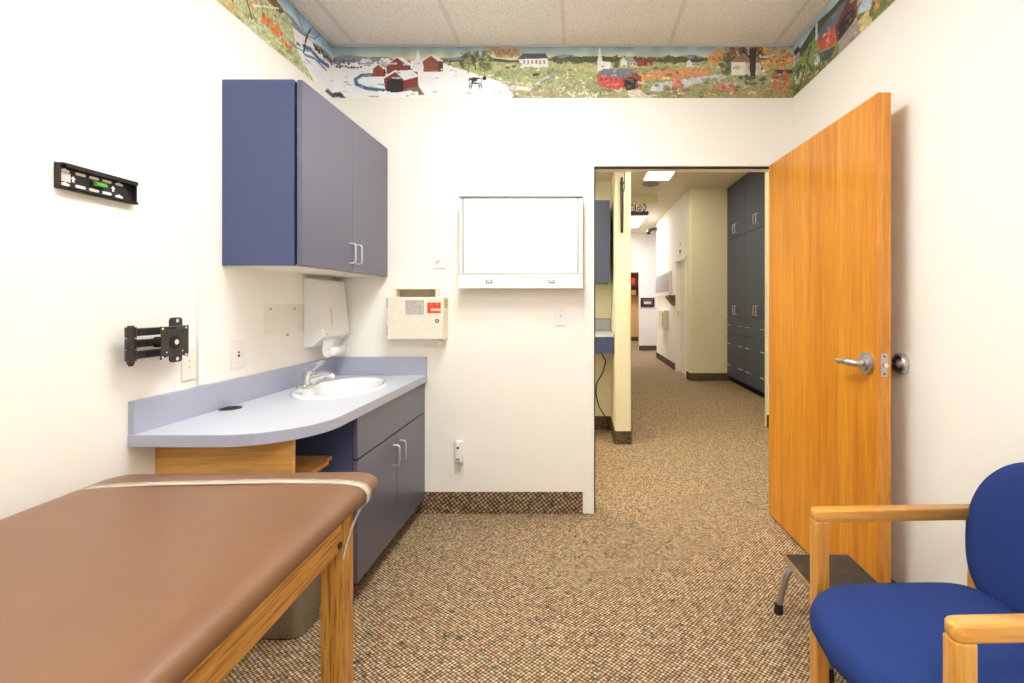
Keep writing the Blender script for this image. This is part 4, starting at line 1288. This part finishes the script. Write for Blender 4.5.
# back cushion: rounded shield, lens-shaped thickness, leaning back
def back_ring(k, off):
    n = 72
    pts = []
    for i in range(n):
        a = 2 * PI * i / n
        ca, sa_ = math.cos(a), math.sin(a)
        e = 0.62
        u = math.copysign(abs(ca) ** e, ca); v = math.copysign(abs(sa_) ** e, sa_)
        hw = 0.252 - 0.045 * max(0, v) ** 1.3 - 0.02 * max(0, -v)
        y = sc_y + u * hw * k
        zz = 0.624 + v * (0.228 * k)
        zz += -0.012 * (u * u) * max(0, v)
        xb = 1.153 + (zz - 0.42) * 0.135 + 0.022 * (1 - (u * k) ** 2)
        pts.append((xb + off, y, zz))
    return pts
rg = [back_ring(k, off) for k, off in ((0.12, -0.034), (0.55, -0.032), (0.80, -0.028), (0.92, -0.020), (0.98, -0.009), (1.0, 0.002), (0.985, 0.014), (0.93, 0.024), (0.5, 0.027))]
MB().loft(rg).build('backrest', M['blue'], t, 2)

CHAIR.rotation_euler = (0, 0, R(1.9))
CHAIR.location.x += 0.002
# ------------------------------------------------------------------ step stool
t = thing('step_stool', 'chrome step stool with black ribbed top beside open door', 'step stool', (0.99, 1.80, 0))
sx0, sx1, sy0, sy1, szt = 0.851, 1.122, 1.605, 1.990, 0.232
MB().box(sx0 + 0.004, sx1 - 0.004, sy0 + 0.004, sy1 - 0.004, szt - 0.012, szt, 0.002).build('tread', M['tread'], t)
mb = MB()
for a in ((sx0, sx0 + 0.006, sy0, sy1), (sx1 - 0.006, sx1, sy0, sy1), (sx0 + 0.006, sx1 - 0.006, sy0, sy0 + 0.006), (sx0 + 0.006, sx1 - 0.006, sy1 - 0.006, sy1)):
    mb.box(a[0], a[1], a[2], a[3], szt - 0.024, szt + 0.002, 0.001)
mb.build('rim', M['chrome'], t)
for ix, iy in ((0, 0), (0, 1), (1, 0), (1, 1)):
    qx = sx0 + 0.022 if ix == 0 else sx1 - 0.022
    qy = sy0 + 0.04 if iy == 0 else sy1 - 0.04
    ox = (-0.050 if ix == 0 else 0.022) * (1 if (ix or iy) else 0.5)
    oy = -0.02 if iy == 0 else 0.022
    pts = [(qx + 0.03 * (1 if ix == 0 else -1), qy, szt - 0.034), (qx + 0.008 * (1 if ix == 0 else -1), qy, szt - 0.036), (qx + ox * 0.25, qy + oy * 0.2, szt - 0.050), (qx + ox * 0.5, qy + oy * 0.45, szt - 0.085),
           (qx + ox * 0.8, qy + oy * 0.75, 0.075), (qx + ox * 0.93, qy + oy * 0.9, 0.03)]
    lg = MB().tube(pts, 0.0125, 14).build('leg', M['satin'], t, True)
    MB().cyl((qx + ox * 0.94, qy + oy * 0.92, 0.040), (qx + ox, qy + oy, 0.0), 0.0155, 0.018, n=16).build('rubber_tip', M['rubber'], lg, True)
for iy in (sy0 + 0.04, sy1 - 0.04):
    MB().cyl((sx0 + 0.04, iy, szt - 0.034), (sx1 - 0.04, iy, szt - 0.034), 0.0105, n=12).build('crossbar', M['satin'], t, True)

# ------------------------------------------------------------------ room ceiling lights
def troffer(name, x0, x1, y0, y1, z, label, m, group):
    t = thing(name, label, 'ceiling light', ((x0 + x1) / 2, (y0 + y1) / 2, z), group)
    mb = MB()
    for a in ((x0, x0 + 0.025, y0, y1), (x1 - 0.025, x1, y0, y1), (x0 + 0.025, x1 - 0.025, y0, y0 + 0.025), (x0 + 0.025, x1 - 0.025, y1 - 0.025, y1)):
        mb.box(a[0], a[1], a[2], a[3], z - 0.014, z)
    mb.build('frame', M['frame'], t)
    MB().box(x0 + 0.025, x1 - 0.025, y0 + 0.025, y1 - 0.025, z - 0.010, z - 0.002).build('diffuser', m, t)
    return t
troffer('ceiling_light', -0.60, 0.02, 0.95, 2.25, ZC, 'fluorescent ceiling panel over the middle of the exam room', M['panel'], 'exam room ceiling lights')
troffer('ceiling_light', -0.68, 0.60, -0.85, -0.25, ZC, 'fluorescent ceiling panel near the wall behind the viewpoint', M['panel'], 'exam room ceiling lights')

# ==================================================================== HALL
HY = YB + WT
M['cw_h'] = carpet('hall_carpet_baseboard', 0.62, (0, R(35), 0), 'y')
slab('ceiling', HX0, HX1, HY - 0.06, 16.3, ZH, ZH + 0.05, M['hallceil'], 'pale flat ceiling over the hall', 'ceiling')
# left alcove
slab('wall_alcove', HX0, 0.335, 4.85, 4.95, 0, ZH, M['hallwall'], 'yellow wall behind the work nook left of the doorway', 'wall')
slab('ceiling', HX0, 0.478, HY, 4.85, 2.506, 2.60, M['hallceil'], 'lowered ceiling over the work nook', 'ceiling')
slab('wall_alcove', HX0 - 0.1, HX0, HY - 0.1, 4.95, 0, ZH, M['hallwall'], 'far side wall of the work nook', 'wall')
# pillar = rounded end of the partition
mb = MB()
mb.prism(arc(0.353, 4.343, 0.018, 180, 270, 5) + arc(0.460, 4.343, 0.018, 270, 360, 5) + [(0.478, 12.8), (0.335, 12.8)], 'z', 0, ZH)
struct(mb.build('wall_partition', M['hallwall']), 'yellow cream partition end between work nook and hall', 'wall')
baseboard('baseboard_alcove', HX0, 0.335, 4.838, 4.85, 'dark baseboard under the work nook shelf', m=M['cw_h'])
mb = MB().prism(arc(0.349, 4.339, 0.022, 180, 270, 5) + arc(0.464, 4.339, 0.022, 270, 360, 5) + [(0.486, 6.5), (0.327, 6.5)], 'z', 0, 0.118)
struct(mb.build('baseboard_partition', M['cw_h']), 'carpeted baseboard wrapping the partition end', 'baseboard')
# alcove counter, cabinet, cable
t = thing('nook_counter', 'narrow white-edged counter on blue apron in the work nook', 'countertop', (-0.4, 4.85, 0.99))
MB().box(-1.2, 0.328, 4.40, 4.85, 0.960, 0.990, 0.002).build('slab', M['counter'], t)
MB().box(-1.2, 0.328, 4.835, 4.85, 0.990, 1.116, 0.001).build('backsplash', M['greysplash'], t)
MB().box(-1.2, 0.328, 4.41, 4.43, 0.806, 0.960).build('apron', M['navy'], t)
t = thing('nook_wall_cabinet', 'blue wall cabinet seen through the doorway above work nook counter', 'cabinet', (-0.4, 4.85, 1.47))
MB().box(-1.0, 0.30, 4.52, 4.85, 1.462, 2.240, 0.001).build('case', M['halllam'], t)
for a, b_ in ((-1.0, -0.352), (-0.348, 0.300)):
    MB().box(a, b_, 4.50, 4.519, 1.464, 2.238, 0.001).build('door', M['halllam'], t)
pts = []
for i in range(30):
    u = i / 29
    px = [600, 606, 603, 596.5, 596, 599, 606, 609.5][min(7, int(u * 7))]
    nx = [600, 606, 603, 596.5, 596, 599, 606, 609.5][min(7, int(u * 7) + 1)]
    f_ = u * 7 - int(u * 7)
    pxx = px + (nx - px) * f_
    z = 0.80 - u * 0.78
    pts.append(((pxx - 578) * 4.78 / 480, 4.78 + 0.03 * math.sin(u * 5), z))
tag(MB().tube(pts, 0.0065, 8).build('power_cable', M['cable'], None, True, origin=(0.2, 4.78, 0)), 'dark cable hanging below the work nook counter to the floor', 'cable')
# rod on partition
t = thing('wall_rod', 'slim black hanging rod with hook on the partition end', 'wall rod', (0.403, 4.32, 1.9))
xx = (621.8 - 578) * 4.31 / 480
MB().tube([(xx, 4.305, 2.40), (xx, 4.305, 2.32), (xx + 0.001, 4.305, 2.10), (xx + 0.001, 4.305, 1.915), (xx + 0.001, 4.305, 1.900)], 0.015, 12, radii=[0.012, 0.015, 0.0145, 0.0125, 0.008]).build('rod', M['black'], t, True)
MB().tube([(xx + 0.018, 4.320, 2.50), (xx + 0.024, 4.305, 2.47), (xx + 0.026, 4.305, 2.30), (xx + 0.012, 4.303, 2.27)], 0.004, 8).build('hook', M['black'], t, True)
MB().box(xx - 0.016, xx + 0.020, 4.304, 4.325, 2.340, 2.362, 0.002).build('bracket', M['black'], t)

# right side of the hall
YW = 7.854
slab('wall_hall_right', HX1, HX1 + 0.1, HY - 0.1, YW + 0.1, 0, ZH, M['hallwall'], 'wall behind the tall hall cabinets', 'wall')
mb = MB()
# block with chamfered corner; front faces the camera
mb.prism([(1.855, YW), (HX1, YW), (HX1, YW + 0.12), (1.953, YW + 0.12), (1.953, 8.11), (1.833, 8.11), (1.833, YW + 0.022)], 'z', 0, ZH)
struct(mb.build('wall_hall_block', M['hallwall']), 'yellow wall beside the tall blue hall cabinets', 'wall')
mb = MB()
mb.box(1.833, 1.953, 8.98, 11.19, 0, ZH)
mb.box(1.833, 1.953, 8.11, 8.98, 2.07, ZH)
struct(mb.build('wall_hall_side', M['whitewall']), 'bright white side wall with doorway down the hall', 'wall')
mb = MB()
mb.prism([(1.823, YW + 0.02), (1.851, YW - 0.012), (2.50, YW - 0.012), (2.50, YW), (1.856, YW), (1.833, YW + 0.024), (1.833, 8.10), (1.823, 8.10)], 'z', 0, 0.125)
struct(mb.build('baseboard_block', M['cw_h']), 'carpeted baseboard round the yellow wall corner', 'baseboard')
M['cw_h2'] = carpet('side_carpet_baseboard', 0.62, (R(35), 0, 0), 'x')
baseboard('baseboard_side', 1.822, 1.833, 9.06, 11.19, 'carpeted baseboard along the white side wall', m=M['cw_h2'])
# side doorway frame
mb = MB()
mb.box(1.820, 1.965, 8.90, 8.99, 0, 2.07, 0.003)
mb.box(1.820, 1.965, 8.10, 8.16, 0, 2.07, 0.003)
mb.box(1.820, 1.965, 8.10, 8.99, 2.03, 2.10, 0.003)
f2 = struct(mb.build('trim_3', M['frame']), 'cream frame of side doorway down the hall', 'door frame')
MB().box(1.905, 1.925, 8.16, 8.90, 0, 2.03).build('door_leaf', M['whitewall'], f2)
MB().box(1.86, 1.866, 8.895, 8.902, 1.03, 1.12).build('strike_plate', M['black'], f2)
slab('wall_side_room', 1.953, HX1 + 0.1, 11.07, 11.19, 0, ZH, M['whitewall'], 'side room wall hidden behind the hall side wall', 'wall')
slab('wall_side_room', HX1, HX1 + 0.1, YW + 0.1, 16.3, 0, ZH, M['whitewall'], 'outer wall of the side rooms', 'wall')
# far wall with opening at its left
mb = MB()
mb.box(1.638, HX1, 12.89, 13.0, 0, ZH)
mb.box(0.3, 1.638, 12.89, 13.0, 2.105, ZH)
struct(mb.build('wall_hall_end', M['whitewall']), 'white wall at the far end of hall', 'wall')
baseboard('baseboard_end', 1.638, HX1, 12.878, 12.89, 'dark baseboard at the far end of hall', m=M['cw_h'])
slab('wall_far_room', -1.0, HX1, 16.1, 16.2, 0, ZH, M['tanwall'], 'tan wall of room beyond the hall end', 'wall')
baseboard('baseboard_far', -1.0, HX1, 16.085, 16.1, 'dark baseboard in room beyond the hall', h=0.14, m=M['cw_h'])
slab('wall_far_room', -1.1, -1.0, 12.8, 16.2, 0, ZH, M['tanwall'], 'left wall of room beyond the hall end', 'wall')
slab('wall_far_room', -1.1, 0.335, 12.8, 12.9, 0, ZH, M['tanwall'], 'near wall of room beyond the hall end', 'wall')
# thin wall stub at right
mb = MB().box(1.935, 2.02, 4.90, 4.975, 0, ZH, 0.003)
struct(mb.build('wall_stub', M['hallwall']), 'narrow cream wall end just right of the tall cabinets', 'wall')
baseboard('baseboard_stub', 1.925, 2.03, 4.888, 4.90, 'short carpet baseboard at foot of the wall end', m=M['cw_h'])

# header, ironwork
slab('trim_4', 0.478, 1.376, 8.34, 8.46, 3.02, ZH, M['hallwall'], 'cream ceiling header across part of the hall', 'trim')
t = thing('iron_scroll_sign', 'black wrought iron bar with scrolls hanging from the hall ceiling', 'hanging bracket', (0.9, 8.65, 2.85))
MB().box(0.50, 1.27, 8.64, 8.68, 2.858, 2.925, 0.003).build('bar', M['black'], t)
def scroll(cx, cz, r, flip, turns=1.3):
    pts = []
    n = 36
    for i in range(n + 1):
        u = i / n
        a = flip * (R(-90) + 2 * PI * turns * u)
        q = r * (1 - 0.72 * u)
        pts.append((cx + q * math.cos(a), 8.66, cz + q * math.sin(a) * 1.0))
    return pts
for cx, cz, r, fl in ((0.62, 3.00, 0.07, 1), (0.80, 3.01, 0.075, -1), (0.98, 2.99, 0.065, 1), (1.10, 2.985, 0.055, -1)):
    MB().tube(scroll(cx, cz, r, fl), 0.009, 8).build('scroll', M['black'], t, True)
MB().tube([(1.17, 8.66, 2.925), (1.22, 8.66, 2.96), (1.235, 8.66, 3.01), (1.20, 8.66, 3.05), (1.16, 8.66, 3.07), (1.15, 8.66, 3.11), (1.18, 8.66, 3.14), (1.215, 8.66, 3.12)], 0.010, 8).build('scroll', M['black'], t, True)
for xx in (0.7, 1.04, 1.19):
    MB().cyl((xx, 8.66, 2.925), (xx, 8.66, ZH), 0.006, n=8).build('hanger', M['black'], t)

# hall ceiling fixtures
troffer('ceiling_light', 0.975, 1.400, 6.62, 7.31, ZH, 'first lit ceiling panel seen through the doorway', M['hallpanel'], 'hall ceiling lights')
troffer('ceiling_light', 0.90, 1.50, 10.38, 11.9, ZH, 'far lit ceiling panel behind the iron scroll bar', M['hallpanelfar'], 'hall ceiling lights')
troffer('ceiling_light', -0.9, -0.3, 3.3, 4.2, 2.506, 'ceiling panel over the work nook left of the doorway', M['hallpanel'], 'hall ceiling lights')  # added panel, out of view, to brighten the dim nook
troffer('ceiling_light', 0.75, 1.35, 3.25, 4.25, ZH, 'nearest hall ceiling panel just outside the exam room', M['hallpanel'], 'hall ceiling lights')  # unseen panel put here to throw light on the partition end
troffer('ceiling_light', 0.80, 1.50, 14.0, 15.2, ZH, 'ceiling panel in the room beyond the hall', M['hallpanelfar'], 'hall ceiling lights')
t = thing('ceiling_speaker', 'round tan grille in the hall ceiling behind first light panel', 'ceiling speaker', (1.15, 7.59, ZH))
MB().cyl((1.15, 7.59, ZH), (1.15, 7.59, ZH - 0.012), 0.140, 0.134, n=40).build('ring', M['strip'], t, True)
mb = MB()
for r in (0.115, 0.092, 0.069, 0.046, 0.023):
    mb.tube([(1.15 + r * math.cos(2 * PI * i / 32), 7.59 + r * math.sin(2 * PI * i / 32), ZH - 0.013) for i in range(33)], 0.004, 6)
mb.build('grille', M['slot'], t, True)
t = thing('security_spotlight', 'small black spotlight on bracket high on the far white wall', 'spotlight', (1.78, 11.15, 2.95))
MB().tube([(1.833, 11.14, 2.985), (1.76, 11.13, 2.985), (1.66, 11.11, 2.960)], 0.03, 14, radii=[0.035, 0.040, 0.034]).build('arm', M['black'], t, True)
MB().cyl((1.655, 11.11, 2.965), (1.625, 11.07, 2.885), 0.042, 0.048, n=18).build('head', M['blacksteel'], t, True)

# tall cabinets
def tall_cabinet(y0, y1, label):
    X = 2.438
    t = thing('storage_cabinet', label, 'cabinet', (X, (y0 + y1) / 2, 0), 'tall blue storage cabinets along the hall')
    MB().box(X + 0.022, X + 0.60, y0 + 0.001, y1 - 0.001, 0.09, ZH - 0.003).build('case', M['halllam'], t)
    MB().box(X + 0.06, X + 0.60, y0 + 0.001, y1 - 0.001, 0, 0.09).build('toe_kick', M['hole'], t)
    ym = (y0 + y1) / 2
    g = 0.003
    for (za, zb, hz0, hz1) in ((2.292, ZH - 0.01, 2.36, 2.49), (1.061, 2.284, 1.10, 1.235)):
        for a, b_, hy in ((y0 + g, ym - g / 2, ym - 0.05), (ym + g / 2, y1 - g, ym + 0.05)):
            d = MB().box(X, X + 0.020, a, b_, za, zb, 0.0012).build('door', M['halllam'], t)
            pull(X, hy, hz0, hz1, -1, 0.035, 0.006).build('handle', M['handle'], d, True)
    for za, zb in ((0.792, 1.053), (0.452, 0.784), (0.096, 0.444)):
        d = MB().box(X, X + 0.020, y0 + g, y1 - g, za, zb, 0.0012).build('drawer', M['halllam'], t)
        zc = zb - 0.13 if zb > 1 else zb - 0.16
        for q in (0.20, 0.85):
            yc = y0 + (y1 - y0) * q
            pull(X, yc - 0.055, zc, yc + 0.055, -1, 0.035, 0.006, along='y').build('handle', M['handle'], d, True)
    return t
tall_cabinet(6.982, 7.842, 'tall blue storage cabinet farthest down hall, against the yellow wall')
tall_cabinet(6.105, 6.978, 'tall blue storage cabinet nearer the wooden door')

# fittings on the white side wall
X = 1.833
t = thing('side_wall_viewer', 'grey framed board on the far white side wall', 'wall board', (X, 10.2, 1.65))
MB().box(X - 0.05, X, 9.40, 11.05, 1.42, 1.90, 0.005).build('housing', M['white'], t)
MB().box(X - 0.055, X - 0.049, 9.46, 10.99, 1.50, 1.87).build('screen', M['greysplash'], t)
tag(MB().prism([(X, 1.42), (X - 0.13, 1.42), (X - 0.12, 1.37), (X, 1.22)], 'y', 9.02, 9.36).build('wall_shelf', M['brownwood'], origin=(0, 0, 0)), 'small brown wooden wall shelf on the far white side wall', 'shelf')
t = thing('wall_dispenser', 'beige box on the white side wall below the board', 'wall box', (X, 10.05, 0.9))
MB().box(X - 0.10, X, 9.72, 10.38, 0.745, 1.125, 0.01).build('box', M['beige'], t)
MB().box(X - 0.104, X - 0.099, 9.78, 9.90, 0.79, 1.08, 0.002).build('slot_panel', M['slot'], t)
t = thing('sensor', 'tiny sensor above the side doorway in hall', 'sensor', (X, 8.55, 2.33))
MB().box(X - 0.02, X, 8.56, 8.60, 2.165, 2.215, 0.004).build('lower_body', M['brownwood'], t)
MB().box(X - 0.012, X, 8.57, 8.59, 2.30, 2.34, 0.003).build('upper_body', M['slot'], t)
# framed display on end wall
t = thing('framed_display', 'small black framed display on the far end wall', 'picture', (1.87, 12.89, 1.18))
MB().box(1.68, 2.05, 12.85, 12.89, 1.165, 1.41, 0.006).build('frame', M['black'], t)
MB().box(1.73, 2.0, 12.845, 12.852, 1.225, 1.375).build('picture', M['slate_sheen'], t)
MB().box(1.77, 1.95, 12.842, 12.846, 1.25, 1.31).build('picture_band', M['pink'], t)
# shelf in the far room
t = thing('wall_rack', 'dark wooden rack on tan wall beyond the hall end', 'shelf', (1.9, 16.0, 1.5))
mb = MB()
for z in (1.50, 1.86, 2.24):
    mb.box(1.68, 2.10, 15.86, 16.1, z, z + 0.03)
for x in (1.68, 2.07):
    mb.box(x, x + 0.03, 15.86, 16.1, 1.50, 2.27)
mb.box(1.68, 2.10, 16.08, 16.1, 1.5, 2.27)
mb.build('rack', M['brownwood'], t)
tag(MB().box(1.74, 1.90, 15.9, 16.05, 1.89, 2.10, 0.02).build('storage_basket', M['red']), 'red basket on upper shelf of the far rack', 'basket')
tag(MB().box(1.74, 1.92, 15.9, 16.05, 1.531, 1.70, 0.02).build('storage_basket', M['oakx']), 'brown basket on lower shelf of the far rack', 'basket')

# ------------------------------------------------------------------ camera, world, view
cam = bpy.data.cameras.new('camera')
cam.sensor_width = 36.0
cam.lens = 480 / 1024 * 36.0
cam.shift_x = (512 - 578) / 1024.0
cam.shift_y = -(341.5 - 303) / 1024.0
cam.clip_start = 0.02
co = bpy.data.objects.new('camera', cam)
COL.objects.link(co)
co.location = (0, 0, 1.273)
co.rotation_euler = (R(90), 0, 0)
SC.camera = co

w = bpy.data.worlds.new('world')
SC.world = w
w.use_nodes = True
w.node_tree.nodes['Background'].inputs['Color'].default_value = (0.9, 0.95, 1, 1)
w.node_tree.nodes['Background'].inputs['Strength'].default_value = 0.3
vs = SC.view_settings
vs.view_transform = 'Standard'
vs.look = 'None'
vs.gamma = 1.0
vs.exposure = 0.72
vs.use_curve_mapping = False
for o in list(bpy.data.objects):
    if '_o' in o: del o['_o']
